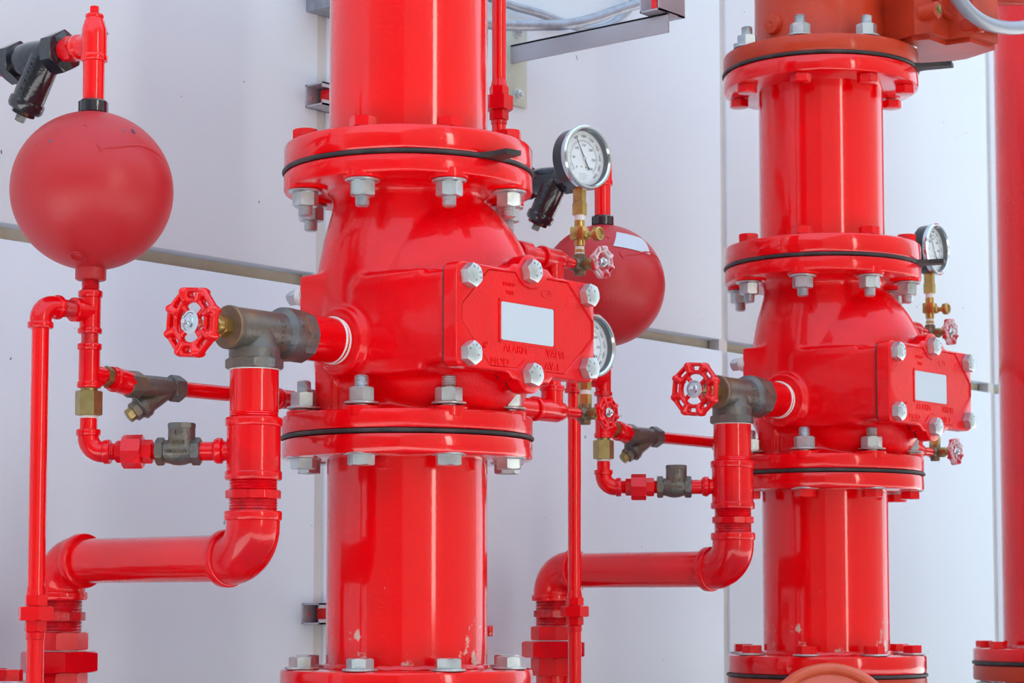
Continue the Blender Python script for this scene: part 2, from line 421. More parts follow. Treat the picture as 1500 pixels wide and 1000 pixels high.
# ------------------------------------------------------------------ the alarm valve
CZV = 1.5615                               # height of the cover's middle
def arcpts(cx, cy, r, a0, a1, n):
    return [(cx + r * math.cos(R(a0 + (a1 - a0) * i / n)), cy + r * math.sin(R(a0 + (a1 - a0) * i / n))) for i in range(n + 1)]
def cover_outline(grow=0.0):
    """counter-clockwise in (x right, z up), relative to the cover's middle"""
    h = .0675 + grow; wd = .143 + grow; c = .012; lobe = .0265 + grow; ly = .0655
    pts = []
    pts += arcpts(-wd + c, -h + c, c, 180, 270, 5)
    pts += [(-.046, -h)] + [(-.0385, -h - .002), (-.031, -h - .008)] + arcpts(0.006, -ly, lobe, 205, 335, 9)[0:] + [(.043, -h - .008), (.050, -h - .002), (.058, -h)]
    pts += arcpts(wd - c, -h + c, c, 270, 360, 5)
    pts += arcpts(wd - c, h - c, c, 0, 90, 5)
    pts += [(.058, h), (.050, h + .002), (.043, h + .008)] + arcpts(0.006, ly, lobe, 25, 155, 9) + [(-.031, h + .008), (-.0385, h + .002), (-.046, h)]
    pts += arcpts(-wd + c, h - c, c, 90, 180, 5)
    return pts
INNER = [(-.1334, -.0085), (-.1334, .0125), (-.080, .0628), (-.026, .0644), (-.0175, .0560), (-.009, .0490), (.006, .0462), (.021, .0490), (.0295, .0560), (.040, .0636), (.085, .0636), (.1404, .0146), (.1404, -.0071), (.078, -.0608), (.037, -.0612), (.028, -.0540), (.019, -.0480), (.006, -.0455), (-.007, -.0480), (-.0145, -.0540), (-.0225, -.0612), (-.077, -.0615)]
def ray_poly(poly, a):
    d = V((math.cos(a), math.sin(a))); best = 0
    for i in range(len(poly)):
        p, q = V(poly[i - 1]), V(poly[i]); e = q - p; den = d.x * e.y - d.y * e.x
        if abs(den) < 1e-12: continue
        t = (p.x * e.y - p.y * e.x) / den; u = (p.x * d.y - p.y * d.x) / den
        if t > 0 and -1e-6 <= u <= 1 + 1e-6: best = max(best, t)
    return best
COVM = Matrix(((1, 0, 0, .006), (0, 0, -1, 0), (0, 1, 0, CZV), (0, 0, 0, 1)))     # local xy = cover plane, local z = out of the wall
def alarm_valve(label):
    t = thing('alarm_valve', label, 'valve', (0, 0, 1.42))
    g = G()
    g.lathe([(0.001, 1.436), (.132, 1.436), (.132, 1.4445), (.120, 1.4475), (.112, 1.4530), (.108, 1.461), (.1085, 1.470), (.116, 1.490), (.128, 1.515), (.130, 1.58), (.125, 1.64), (.116, 1.69), (.106, 1.725), (.1025, 1.742), (.104, 1.749), (.109, 1.7545), (.118, 1.7590), (.130, 1.7610), (.130, 1.770), (0.001, 1.770)], n=72)
    g.ball((.018, -.042, 1.572), (.137, .138, .190), 64, 32)
    g.prism(cover_outline(-.006), .015, .1835, COVM)
    g.box((-.128, -.14, CZV - .069), (.14, -.02, CZV + .066))
    g.cyl(.062, .0, .112, fr((0, 0, 1.5405), -X), 40)
    g.cyl(.047, .0, .141, fr((0, 0, 1.5405), -X), 40)
    g.box((-.120, .020, 1.566), (0, .092, 1.6385))
    g.box((-.121, .026, 1.445), (-.03, .062, 1.53))
    g.box((-.112, -.03, 1.445), (-.03, .03, 1.50))
    g.cyl(.020, .0, .115, fr((.06, .0, 1.690), X), 24)
    g.cyl(.024, .0, .150, fr((.05, .0, 1.482), X), 24)
    me = remesh(g, .0030, 16, .5)
    for v in me.vertices: v.co = v.co - V((0, 0, 1.42))
    body = part('body', me, 'redcast', t)
    # flanges with pads under the nuts
    for z0, z1, padz, nm in ((1.7555, 1.7808, 1.7515, 'top_flange'), (1.4212, 1.4475, 1.4515, 'bottom_flange')):
        g = disc(.09, RF, z0, z1)
        lo, hi = (padz, z0 + .01) if padz < z0 else (z1 - .01, padz)
        for k in range(8):
            a = R(18.4 + 45 * k); g.cyl(.0268, lo, hi, Matrix.Translation((.1455 * math.cos(a), .1455 * math.sin(a), 0)), 24)
        part(nm, g, 'redcast', t)
    # cover
    out = cover_outline()
    part('cover_gasket', G().prism(cover_outline(-.0012), .1825, .1862, COVM), 'rubber', t)
    g = G().prism(out, .1858, .2030, COVM)
    N = 240; o1 = [ray_poly(out, 2 * math.pi * i / N) for i in range(N)]; i1 = [ray_poly(INNER, 2 * math.pi * i / N) for i in range(N)]
    vs = []; prof = [(1, 0, .2025), (1, 0, .2068), (1, -.003, .2084), (0, .0012, .2084), (0, -.0008, .2060), (0, -.0008, .2025)]
    for w_, k, z in prof:
        for i in range(N):
            a = 2 * math.pi * i / N; r = (o1[i] if w_ else i1[i]) + k; vs.append((r * math.cos(a), r * math.sin(a), z))
    fs = []
    for j in range(len(prof) - 1):
        for i in range(N): fs.append([j * N + i, j * N + (i + 1) % N, (j + 1) * N + (i + 1) % N, (j + 1) * N + i])
    g.add(vs, fs, COVM)
    g.prism([(x * .985, y * .985) for x, y in INNER][::-1], .2025, .2066, COVM)
    cov = part('cover', g, 'redcast', t, sharp=30)
    fm = lambda x, y, z=.2064: COVM @ Matrix.Translation((x, y, z))
    # label plate in its raised frame
    g = G()
    for a, b in (((-.0585, .0245), (.0585, .0275)), ((-.0585, -.0295), (.0585, -.0265)), ((-.0585, -.0295), (-.0555, .0275)), ((.0555, -.0295), (.0585, .0275))):
        g.box((a[0], a[1], .2062), (b[0], b[1], .2078), COVM)
    part('label_frame', g, 'redcast', cov)
    def rr(x0, y0, x1, y1, c): return arcpts(x1 - c, y1 - c, c, 0, 90, 4) + arcpts(x0 + c, y1 - c, c, 90, 180, 4) + arcpts(x0 + c, y0 + c, c, 180, 270, 4) + arcpts(x1 - c, y0 + c, c, 270, 360, 4)
    part('label_plate', G().prism(rr(-.0545, -.0258, .0545, .0240, .003), .2062, .2075, COVM), 'paper', cov, 'blank white rectangular label')
    g = G()
    for txt, x, y, s, wx in (('8"', -.090, -.0405, .0130, .75), ('ALARM', -.049, -.0408, .0142, 1.06), ('VALVE', .040, -.0405, .0142, 1.02), ('MOD', -.0755, -.0592, .0142, 1.12), ('AV-1', .036, -.0575, .0142, 1.08),
                             ('LISTED', -.050, .0450, .0078, 1.0), ('TYPE', -.044, .0345, .0075, 1.0)):
        tt = text_g(txt, s, fm(x, y), .0013, 'LEFT', wx); g.add(tt.v, tt.f)
    # small cast oval emblem with a lozenge inside
    g.tube([COVM @ V((.040 + .0105 * math.cos(R(20 * i)), .0435 + .0052 * math.sin(R(20 * i)), .2067)) for i in range(18)], .0009, 6, closed=True)
    g.tube([COVM @ V((.040 + .0050 * math.cos(R(90 * i)), .0435 + .0030 * math.sin(R(90 * i)), .2067)) for i in range(4)], .0009, 6, closed=True)
    part('raised_lettering', g, 'redcast', cov, 'raised cast letters reading 8 inch ALARM VALVE MOD AV-1')
    # six cover bolts
    bm = bolt_mesh('cover_bolt', .0275, .0125, .02, .017, .002, 'zinc')
    mk = G(); arctext(mk, 'A307', .0088, R(60), R(-38), .0052, Matrix.Translation((0, 0, .01255)), .00012)
    t1 = text_g('A', .0045, Matrix.Translation((-.004, -.0075, .01255)), .00012); mk.add(t1.v, t1.f)
    mkm = mesh('head_stamp', mk, flat=True); mkm.materials.append(M['darksteel'])
    for k, (x, y) in enumerate(((-.1225, .0495), (-.1225, -.0500), (.006 - .006, .0685), (.006 - .004, -.0680), (.1235, .0500), (.1235, -.0495))):
        p = COVM @ V((x, y, .2090)); a = R(random.choice((12, 40, 75, 100, 20, 55)) + k * 17)
        b = placed('cover_bolt', bm, 'zinc', t, fr(p, -Y, V((math.cos(a), 0, math.sin(a)))))
        placed('head_stamp', mkm, 'darksteel', b, fr(p, -Y, V((math.cos(a), 0, math.sin(a)))))
    # hinge pin plug on the far side
    f = fr((-.1095, .092, 1.6115), Y, Z)
    hp = part('hinge_plug', G().cyl(.0112, -.005, .0100, f, 24).hexn(.0155, .0100, .0260, f @ Matrix.Rotation(R(8), 4, 'Z'), sides=4), 'zinc', t)
    part('plug_tape', G().cyl(.0125, -.002, .0085, f, 24), 'tape', hp)
    return t

# ------------------------------------------------------------------ handwheels
def wheel_mesh(rad, name, m, knobs=8, spokes=4):
    """cast wheel, axis along local z, front at +z"""
    k = rad / .046; g = G(); h = G()
    h.tube([(.0278 * k * math.cos(R(7.5 * i)), .0278 * k * math.sin(R(7.5 * i)), 0) for i in range(48)], .0037 * k, 12, closed=True)
    h.tube([(.0434 * k * math.cos(R(360 / knobs * i)), .0434 * k * math.sin(R(360 / knobs * i)), 0) for i in range(knobs)], .0037 * k, 12, closed=True)
    for i in range(knobs):
        a = R(360 / knobs * i)
        h.tube([(r * k * math.cos(a), r * k * math.sin(a), 0) for r in (.027, .030, .036, .040, .0435, .0460)], [x * k for x in (.0056, .0060, .0066, .0070, .0064, .0035)], 12)
    g.add([(x, y, z * 1.65) for x, y, z in h.v], h.f)
    for i in range(spokes):
        a = R(360 / spokes * i + 20)
        g.tube([(.006 * k * math.cos(a), .006 * k * math.sin(a), -.002 * k), (.028 * k * math.cos(a), .028 * k * math.sin(a), -.001 * k)], .0042 * k, 8)
    g.cyl(.0115 * k, -.008 * k, .003 * k, n=24)
    me = remesh(g, .0011 * k, 4, .5); me.name = name; me.materials.append(M[m]); return me
WHEEL = wheel_mesh(.046, 'handwheel', 'red')
WHEEL_S = wheel_mesh(.0262, 'handwheel', 'wheelworn'); WHEEL_SR = wheel_mesh(.0252, 'handwheel', 'redfit')

# ------------------------------------------------------------------ things of one valve set (assembly coordinates: riser axis at x = y = 0)
DX, AZ = -.289, 1.5405
def drain_nipple(label):
    t = thing('pipe_nipple', label, 'pipe fitting', (-.16, 0, AZ))
    f = fr((-.130, 0, AZ), -X)
    p = part('nipple', G().cyl(.0302, 0, .082, f, 40), 'red', t)
    g = G()
    for i, (a, b) in enumerate(((.0125, .0165), (.0185, .0225))): g.cyl(.0312 + .0003 * i, a, b, f @ Matrix.Rotation(R(2.5 * (i - .4)), 4, 'X'), 40)
    part('thread_tape', g, 'tape', t, 'white strands of thread tape')
    # loose strands of hemp under the joint
    for s in range(3):
        a = R(205 + 34 * s)
        pts = [V((-.142 - .006 * s + .007 * math.sin(q * 1.1 + s), -.0325 * math.sin(a) * (1 + q * .02), AZ + .0315 * math.cos(a) * (1 + q * .05) - .0016 * q * (s == 1))) for q in range(7)]
        part('loose_strand', G().tube(pts, .00035, 5), 'tape', t)
    return t
def angle_valve(label):
    t = thing('angle_valve', label, 'valve', (DX, 0, 1.49))
    f = fr((0, 0, AZ), -X, Z)               # local z runs along -x; distances below are -x
    g = G()
    g.lathe([(.0235, .212), (.0325, .212), (.0325, .2240)], f, 40).hexn(.064, .2035, .2245, f, sides=8)
    g.lathe([(.03, .2225), (.0345, .225), (.0352, .234), (.0345, .2430), (.031, .2460), (.0278, .249), (.0268, .26), (.0268, .3270), (.0262, .3300), (.02, .3300)], f, 48)
    d = fr((DX, 0, AZ), -Z)
    g.lathe([(.0268, 0), (.0285, .018), (.0325, .0235), (.0325, .0370), (.03, .0385)], d, 48)
    g.hexn(.068, .0365, .0495, d, sides=8)
    part('body', g, 'bronze', t, sharp=34)
    g = G().lathe([(.015, .3290), (.0272, .3290), (.0278, .3305), (.0278, .3355), (.0265, .3370), (.015, .3375)], f, 48)
    bn = part('bonnet', g, 'bronzedk', t)
    part('packing_nut', G().hexn(.0240, .3370, .3490, f).cyl(.0105, .3485, .3580, f, 24), 'brass', bn)
    part('stem', G().cyl(.0048, .35, .4045, f, 16), 'brassdk', t)
    wf = fr((-.3950, 0, AZ), -X, V((0, .3, 1)))
    wh = placed('handwheel', WHEEL, 'red', t, wf)
    hub = mesh('name_disc', G().cyl(.0148, .0030, .0042, n=32)); hub.materials.append(M['paper'])
    placed('name_disc', hub, 'paper', wh, wf)
    ring = mesh('disc_print', G().tube([(.0118 * math.cos(R(a)), .0118 * math.sin(R(a)), .0043) for a in range(-50, 140, 10)], .0005, 5)); placed('disc_print', ring, 'ink', wh, wf)
    nm = mesh('wheel_nut', G().hexn(.0115, .0040, .0105).cyl(.0036, .0105, .0160, n=16).cyl(.0075, .0038, .0050, n=24)); placed('wheel_nut', nm, 'chrome', wh, wf)
    # raised cast marks
    g = G()
    for i, ch in enumerate('200PSI'):
        a = R(-50 + 15.5 * i)               # climbing the camera side of the barrel
        o = V((-.2595, -.0268 * math.cos(a), AZ + .0268 * math.sin(a))); nrm = V((0, -math.cos(a), math.sin(a))); up = X * -1
        fm = Matrix((V((0, math.sin(a), math.cos(a))), up, nrm)).transposed().to_4x4(); fm.translation = o
        tt = text_g(ch, .0092, fm, .0009, 'CENTER'); g.add(tt.v, tt.f)
    part('raised_lettering', g, 'bronzedk', t, 'cast letters reading 200PSI')
    g = G()
    for x, y, z, up in ((-.2345, -.0345, AZ + .006, 1), (DX - .002, -.0318, AZ - .030, -1)):
        g.box((x - .0006, y - .0012, z - .004), (x + .0006, y + .002, z + .004)); g.box((x - .002, y - .0012, z + up * .003 - .0006), (x + .002, y + .002, z + up * .003 + .0006))
    part('flow_arrow', g, 'bronzedk', t)
    return t
YE = .378
def drain_pipe(label):
    t = thing('drain_pipe', label, 'pipe', (DX, YE, 0))
    D = V((DX, 0, 0))
    part('nipple', G().cyl(.0312, 1.435, 1.4916, Matrix.Translation(D), 40).threads(.0314, 1.4285, 1.4375, Matrix.Translation(D), .0026, 40), 'red', t)
    part('nipple_tape', G().cyl(.0318, 1.4892, 1.4922, Matrix.Translation(D), 40), 'tape', t)
    g = G().collar(.0362, D + Z * 1.4178, Z, .0118, 40).cyl(.0342, 1.352, 1.425, Matrix.Translation(D), 40).collar(.0362, D + Z * 1.3500, Z, .0118, 40)
    u = (V((-.4135, .172, 0)) - D).normalized()
    g.lathe([(.012, 0), (.0125, .036), (.0135, .0385), (.0165, .0405), (.0168, .0455), (.015, .0495), (.0118, .0515)], fr(D + Z * 1.3875, u), 28)
    part('tee', g, 'redfit', t)
    part('nipple', G().threads(.0306, 1.336, 1.352, Matrix.Translation(D), .003, 40, .0012), 'redfit', t)
    part('bushing', G().hexn(.0675, 1.3268, 1.3374, Matrix.Translation(D), sides=10), 'redfit', t)
    part('nipple', G().threads(.0308, 1.3110, 1.3285, Matrix.Translation(D), .003, 40, .0012), 'redrough', t)
    g = G().collar(.0365, D + Z * 1.2990, Z, .0125, 40).arc(V((DX, 0, 1.2521)), Z, Y, .053, .040, .0340, 32).collar(.0372, V((DX, .040, 1.2521)), Y, .0135, 40)
    part('elbow', g, 'redfit', t)
    part('pipe', G().cyl(.0302, .045, YE - .045, fr((DX, 0, 1.2521), Y), 40), 'red', t)
    g = G().collar(.0372, V((DX, YE - .0535, 1.2521)), Y, .0135, 40).arc(V((DX, YE, 1.2521)), -Y, -Z, .053, .040, .0340, 32).collar(.0372, V((DX, YE, 1.1990)), Z, .0115, 40)
    part('elbow', g, 'redfit', t)
    L = Matrix.Translation((DX, YE, 0))
    part('nipple', G().threads(.0308, 1.183, 1.200, L, .004, 40, .0015), 'redrough', t)
    part('bushing', G().hexn(.0665, 1.171, 1.183, L, sides=10), 'redrough', t)
    part('nipple', G().threads(.0306, 1.156, 1.172, L, .004, 40, .0015), 'redrough', t)
    g = G().hexn(.072, 1.131, 1.1555, L, sides=8)
    un = part('union', g, 'redfit', t)
    part('union_nut', G().hexn(.096, 1.101, 1.1295, L, k=.35), 'redfit', un)
    part('union_tail', G().hexn(.072, 1.070, 1.101, L, sides=8), 'redfit', un)
    part('pipe', G().cyl(.0302, 0, 1.072, L, 40), 'red', t)
    return t
SX, SY = -.4135, .172
S0 = Matrix.Translation((SX, SY, 0))
def retard_chamber(label, sticker=False):
    t = thing('retard_chamber', label, 'tank', (SX, SY, 1.607))
    g = G(); n, k = 64, 40; vs = []; r = .1035
    prof = []
    for i in range(1, k): 
        a = math.pi * i / k; prof.append((r * math.sin(a), 1.7222 - r * .985 * math.cos(a)))
    g.lathe(prof, S0, 64)
    b = part('bulb', g, 'redsat', t, sharp=60)
    # weld seam with lifted lip on the camera's right of the upper half
    def onb(az, el, rr=r): return V((SX + rr * math.cos(R(el)) * math.cos(R(az)), SY + rr * math.cos(R(el)) * math.sin(R(az)), 1.7222 + rr * .985 * math.sin(R(el))))
    path = [(235, 19.5), (241, 21.5), (248, 22.8), (259, 25.5), (270, 27.3), (282, 26.0), (293, 22.8), (300, 17.6)]
    part('weld_lip', G().tube(smooth([onb(a_, e_, r - .0006) for a_, e_ in path], 5), [.0004 + .0021 * math.sin(math.pi * i / 35) for i in range(36)], 8), 'redsat', b)
    for p_, w_ in ((((233.4, 26.5), (234.6, 23.5), (236, 20), (237.6, 16.5)), .0019), (((221, 44.3), (223, 43.0), (226.8, 40.2)), .0014), (((181, 27.5), (182.5, 25.5)), .0011)):
        part('weld_lip', G().tube(smooth([onb(a_, e_, r - .0006) for a_, e_ in p_], 4), [.0004 + w_ * math.sin(math.pi * i / (4 * (len(p_) - 1))) for i in range(4 * (len(p_) - 1) + 1)], 8), 'redsat', b)
    def onface(az, el, tilt=0, up_=.0002):
        n_ = (onb(az, el) - V((SX, SY, 1.7222))).normalized(); f_ = fr(onb(az, el) + n_ * up_, n_, Z.cross(n_)); return f_ @ Matrix.Rotation(R(tilt), 4, 'Z')
    if not sticker:
        part('painted_letter', text_g('B', .0115, onface(267, 39, -14), .0002), 'ink', b, 'hand painted black letter B')
        for a_, e_ in ((259.5, 40.3), (196, 27.5)): part('paint_chip', G().ball((0, 0, 0), (.0018, .0030, .0003), 10, 6, onface(a_, e_, -20)), 'darksteel', b)
    part('cast_mark', G().tube([onface(210.5, -64) @ V((.0095 * math.cos(R(15 * i)), .0095 * math.sin(R(15 * i)), 0)) for i in range(24)], .0008, 6, closed=True).tube([onface(210.5, -64) @ V((.0055 * math.cos(R(15 * i)), .0055 * math.sin(R(15 * i)), 0)) for i in range(24)], .0008, 6, closed=True), 'redsat', b)
    part('top_bushing', G().cyl(.0192, 1.822, 1.8395, S0, 10, .002), 'black', t, 'dark threaded bushing with worn red paint')
    part('bottom_neck', G().cyl(.0196, 1.6065, 1.628, S0, 10, .0015), 'redsat', t)
    if sticker:
        vs = []; fs = []; A, E = 10, 8
        for j in range(E + 1):
            for i in range(A + 1):
                vs.append(onb(233 + 44 * i / A + (j / E) * -9 + 4, 51 - 20 * (j / E) + (i / A) * -6, r + .0006))
        for j in range(E):
            for i in range(A): fs.append([j * (A + 1) + i, (j + 1) * (A + 1) + i, (j + 1) * (A + 1) + i + 1, j * (A + 1) + i + 1])
        m0 = len(vs)
        vs2 = [SXYZ + (p - SXYZ) * 1.006 for p in vs for SXYZ in (V((SX, SY, 1.7222)),)]
        fs2 = [[i + m0 for i in f] for f in fs]; rim = [i for i in range(A + 1)] + [j * (A + 1) + A for j in range(1, E + 1)] + [E * (A + 1) + i for i in range(A - 1, -1, -1)] + [j * (A + 1) for j in range(E - 1, 0, -1)]
        fs3 = [[rim[i], rim[(i + 1) % len(rim)], rim[(i + 1) % len(rim)] + m0, rim[i] + m0] for i in range(len(rim))]
        part('sticker', G().add(vs + vs2, fs + fs2 + fs3), 'paper', t, 'blank white sticker')
    return t
def chamber_outlet(label):
    t = thing('outlet_pipe', label, 'pipe', (SX, SY, 1.839))
    part('nipple', G().cyl(.0137, 1.8385, 1.897, S0, 28).threads(.0140, 1.890, 1.8965, S0, .002, 28), 'red', t)
    c = V((SX, SY, 1.9145))
    g = G().collar(.0175, V((SX, SY, 1.8905)), Z, .0095, 32).lathe([(.0165, 1.895), (.0162, 1.925), (.0158, 1.933), (.0128, 1.944), (.0118, 1.9465)], S0, 32)
    g.lathe([(.013, 0), (.0138, .026), (.0165, .0285), (.0168, .036), (.0150, .0385)], fr(c, Y), 32)
    part('tee', g, 'red', t)
    p = part('plug', G().collar(.0118, V((SX, SY, 1.9455)), Z, .0075, 24), 'redfit', t)
    part('plug_head', G().hexn(.0108, 1.952, 1.963, S0, sides=4), 'redfit', p)
    part('hex_nipple', G().hexn(.030, .038, .052, fr(c, Y)), 'redfit', t)
    part('paint_run', G().cyl(.0150, .050, .060, fr(c, Y), 20), 'redfit', t)
    return t
def black_strainer(label):
    t = thing('black_strainer', label, 'strainer', (SX, SY + .11, 1.88))
    c = V((SX, SY, 1.9145)); f = fr(c, Y, Z)
    g = G().lathe([(.016, .078), (.0195, .084), (.0205, .095), (.0225, .120), (.0225, .140), (.020, .150), (.016, .152)], f, 32)
    ld = V((-.10, .45, -.88)).normalized(); lo = c + Y * .093 + Z * .004; lf = fr(lo, ld, X)
    g.lathe([(.018, 0), (.0212, .012), (.0215, .064), (.0210, .071), (.018, .072)], lf, 36)
    b = part('body', g, 'black', t, sharp=45)
    part('union_nut', G().hexn(.0500, .058, .080, f, k=.5), 'black', t)
    part('union_nut', G().hexn(.0500, .150, .170, f, k=.5), 'black', t)
    part('cap', G().lathe([(.018, .068), (.0232, .069), (.0240, .072), (.0240, .080), (.0215, .084), (.014, .085)], lf, 36), 'black', t)
    part('plug', G().hexn(.030, .084, .090, lf).hexn(.0125, .090, .100, lf, sides=4), 'black', t)
    part('pipe', G().cyl(.0135, .165, WY - SY - .002, f, 24), 'red', t)
    # row of raised casting letters down the side: worn, so modelled as short raised strokes
    g = G()
    for i in range(9):
        a = R(158); o = lf @ V((.0214 * math.cos(a + .05), .0214 * math.sin(a + .05), .016 + .0058 * i))
        n = (lf.to_3x3() @ V((math.cos(a), math.sin(a), 0))).normalized(); h = n.cross(ld)
        m = Matrix((h, ld, n)).transposed().to_4x4(); m.translation = o
        g.box((-.0035, -.0016, -.001), (.0035, -.0006, .0009), m); g.box((-.0035 if i % 2 else .0022, -.0016, -.001), (-.0022 if i % 2 else .0035, .0016, .0009), m)
        if i % 3: g.box((-.0035, .0008, -.001), (.0035, .0018, .0009), m)
    part('raised_lettering', g, 'black', b)
    return t
U = (V((DX, 0, 0)) - V((SX, SY, 0))).normalized(); LU = (V((DX, 0, 0)) - V((SX, SY, 0))).length
LZ = 1.3870
def trim_pipe(label):
    t = thing('trim_pipe', label, 'pipe', (SX, SY, 1.37))
    part('nipple', G().threads(.0116, 1.588, 1.6075, S0, .0022, 24), 'redrough', t)
    g = G().collar(.0156, V((SX, SY, 1.5840)), Z, .0095).cyl(.0134, 1.538, 1.59, S0, 28).collar(.0156, V((SX, SY, 1.5375)), Z, .0080)
    g.lathe([(.0134, 0), (.0136, .018), (.0156, .020), (.0156, .0275), (.0135, .029)], fr((SX, SY, 1.5665), -X), 28)
    part('tee', g, 'redfit', t)
    part('nipple', G().cyl(.0110, 1.524, 1.540, S0, 24), 'redrough', t)
    g = G().collar(.0156, V((SX, SY, 1.5165)), Z, .0090).cyl(.0136, 1.468, 1.52, S0, 28).collar(.0156, V((SX, SY, 1.4680)), Z, .0090)
    g.lathe([(.0130, 0), (.0125, .020)], fr((SX, SY, 1.4860), X - Z * .10), 28)
    part('tee', g, 'redfit', t)
    part('check_coupling', G().hexn(.0300, 1.4335, 1.4645, S0 @ Matrix.Rotation(R(12), 4, 'Z'), k=.3).cyl(.0108, 1.460, 1.470, S0, 24), 'brassdk', t, 'tarnished brass hexagonal coupling')
    part('thread_tape', G().cyl(.0112, 1.4295, 1.4340, S0, 24), 'tape', t)
    part('nipple', G().cyl(.0110, 1.414, 1.4305, S0, 24), 'redfit', t)
    c = V((SX, SY, LZ))
    g = G().collar(.0156, c + Z * .0200, Z, .0090).arc(c, Z, U, .027, .019, .0136, 24).collar(.0156, c + U * .0200, U, .0095)
    part('elbow', g, 'redfit', t)
    f = fr(c, U, Z)
    part('nipple', G().threads(.0110, .029, .040, f, .0022, 24), 'redfit', t)
    un = part('union', G().hexn(.0245, .036, .047, f), 'redfit', t)
    part('union_nut', G().hexn(.0400, .0455, .0705, f, sides=8, k=.5), 'redfit', un)
    part('union_tail', G().hexn(.0265, .070, .0835, f), 'redfit', un)
    part('nipple', G().threads(.0110, .083, .092, f, .0022, 24), 'redfit', t)
    part('nipple', G().cyl(.0120, .1420, LU - .046, f, 24), 'redfit', t)
    return t
def check_valve(label):
    t = thing('check_valve', label, 'valve', (SX + U.x * .12, SY + U.y * .12, LZ - .018))
    c = V((SX, SY, LZ)); f = fr(c, U, Z)
    g = G().hexn(.0310, .0880, .0985, f).hexn(.0310, .1335, .1450, f)
    g.lathe([(.0140, .097), (.0150, .103), (.0172, .110), (.0178, .117), (.0172, .124), (.0150, .131), (.0140, .135)], f, 32)
    k = fr(c + U * .120, Z)
    g.cyl(.0172, 0, .0300, k, 32)
    b = part('body', g, 'bronze', t)
    part('cap', G().hexn(.0325, .0285, .0360, k, sides=8, k=.8), 'bronze', t)
    n = V((U.y, -U.x, 0)); n = n if n.dot(V((cxy.x, cxy.y, 0))) > 0 else -n
    def face(x, z, d): 
        m = Matrix((U, Z, U.cross(Z))).transposed().to_4x4(); m.translation = c + U * x + Z * z + U.cross(Z) * d; return m
    g = G()
    for txt, x, z, d, s in (('1/2', .1185, .0205, .0174, .0092), ('200PSI', .1185, .0085, .0178, .0072), ('WOL5270', .1165, -.0030, .0180, .0066)):
        tt = text_g(txt, s, face(x, z, d), .0012, 'CENTER'); g.add(tt.v, tt.f)
    part('raised_lettering', g, 'bronzedk', b, 'cast marks reading 1/2, 200PSI, WOL5270')
    return t
TX = SX - .0785
def drip_pipe(label):
    t = thing('drip_pipe', label, 'pipe', (TX, SY, 0))
    T0 = Matrix.Translation((TX, SY, 0)); c = V((TX, SY, 1.5665))
    part('nipple', G().threads(.0112, .028, .052, fr((SX, SY, 1.5665), -X), .0024, 24), 'redrough', t)
    g = G().collar(.0156, c + X * .0215, X, .0085).arc(c, X, -Z, .026, .019, .0138, 24).collar(.0160, c - Z * .0295, Z, .0090)
    part('elbow', g, 'redfit', t)
    part('pipe', G().cyl(.0108, 0, 1.541, T0, 24), 'red', t)
    un = part('union', G().hexn(.0255, 1.1920, 1.2055, T0).lathe([(.0108, 1.2165), (.0125, 1.2055)][::-1], T0, 20), 'redfit', t)
    part('union_nut', G().hexn(.0400, 1.1740, 1.1915, T0, k=.4), 'redfit', un)
    part('union_tail', G().hexn(.0250, 1.1605, 1.1740, T0).cyl(.0118, 1.150, 1.161, T0, 20), 'redfit', un)
    return t
def y_strainer(label):
    t = thing('y_strainer', label, 'strainer', (-.30, SY, 1.44))
    z = 1.4785; f = fr((0, SY, z), X, Z)
    g = G().hexn(.0310, -.3520, -.3300, f).hexn(.0310, -.2780, -.2600, f)
    g.lathe([(.0130, -.332), (.0138, -.325), (.0142, -.300), (.0138, -.275), (.0130, -.272)], f, 28)
    ld = (-X * .707 + .707 * (-Z * math.cos(R(30)) + Y * math.sin(R(30)))).normalized()
    lo = V((-.281, SY, z + .001)); lf = fr(lo, ld, Z)
    g.lathe([(.0120, 0), (.0142, .010), (.0145, .034), (.0172, .038), (.0176, .046), (.0160, .0475)], lf, 28)
    b = part('body', g, 'bronze', t)
    pl = part('plug', G().cyl(.0148, .0470, .0490, lf, 28).hexn(.0225, .0490, .0585, lf), 'bronze', t)
    part('plug_head', G().hexn(.0160, .0585, .0670, lf), 'brassdk', pl)
    g = G(); nrm = None
    cv = (V((cxy.x, cxy.y, CZ)) - lo); nrm = (cv - ld * cv.dot(ld)).normalized()
    m = Matrix((-ld, nrm.cross(-ld), nrm)).transposed().to_4x4(); m.translation = lo + ld * .0372 + nrm * .0146 - nrm.cross(-ld) * .0025
    tt = text_g('WOL800', .0068, m, .0012); g.add(tt.v, tt.f)
    part('raised_lettering', g, 'bronzedk', b, 'cast letters reading WOL800')
    part('lock_nut', G().hexn(.0235, 0, .0090, fr((-.3890, SY, 1.4862), X - Z * .12, Z)), 'brassdk', t)
    g = G().tube([(-.398, SY, 1.4875), (-.390, SY, 1.4862), (-.375, SY, 1.4835)], .0105, 20).tube([(-.380, SY, 1.4842), (-.368, SY, 1.4822), (-.352, SY, 1.4795), (-.340, SY, 1.4785)], [.0150, .0160, .0160, .0150], 24)
    g.collar(.0168, V((-.3755, SY, 1.4830)), X - Z * .12, .0060)
    part('reducer', g, 'redfit', t)
    return t
def supply_pipe(label):
    t = thing('supply_pipe', label, 'pipe', (-.08, SY, 1.465)); z = 1.4785; f = fr((0, SY, z), X, Z)
    part('pipe', G().cyl(.0104, -.265, .05, f, 24), 'red', t)
    part('coupling', G().collar(.0150, V((-.082, SY, z)), X, .0080).cyl(.0135, -.078, -.050, f, 24), 'redfit', t)
    part('elbow', G().arc(V((.05, SY, z)), -X, -Y, .03, .018, .0135, 20).cyl(.0104, 0, .12, fr((.05, SY - .02, z), -Y), 20), 'redfit', t)
    return t

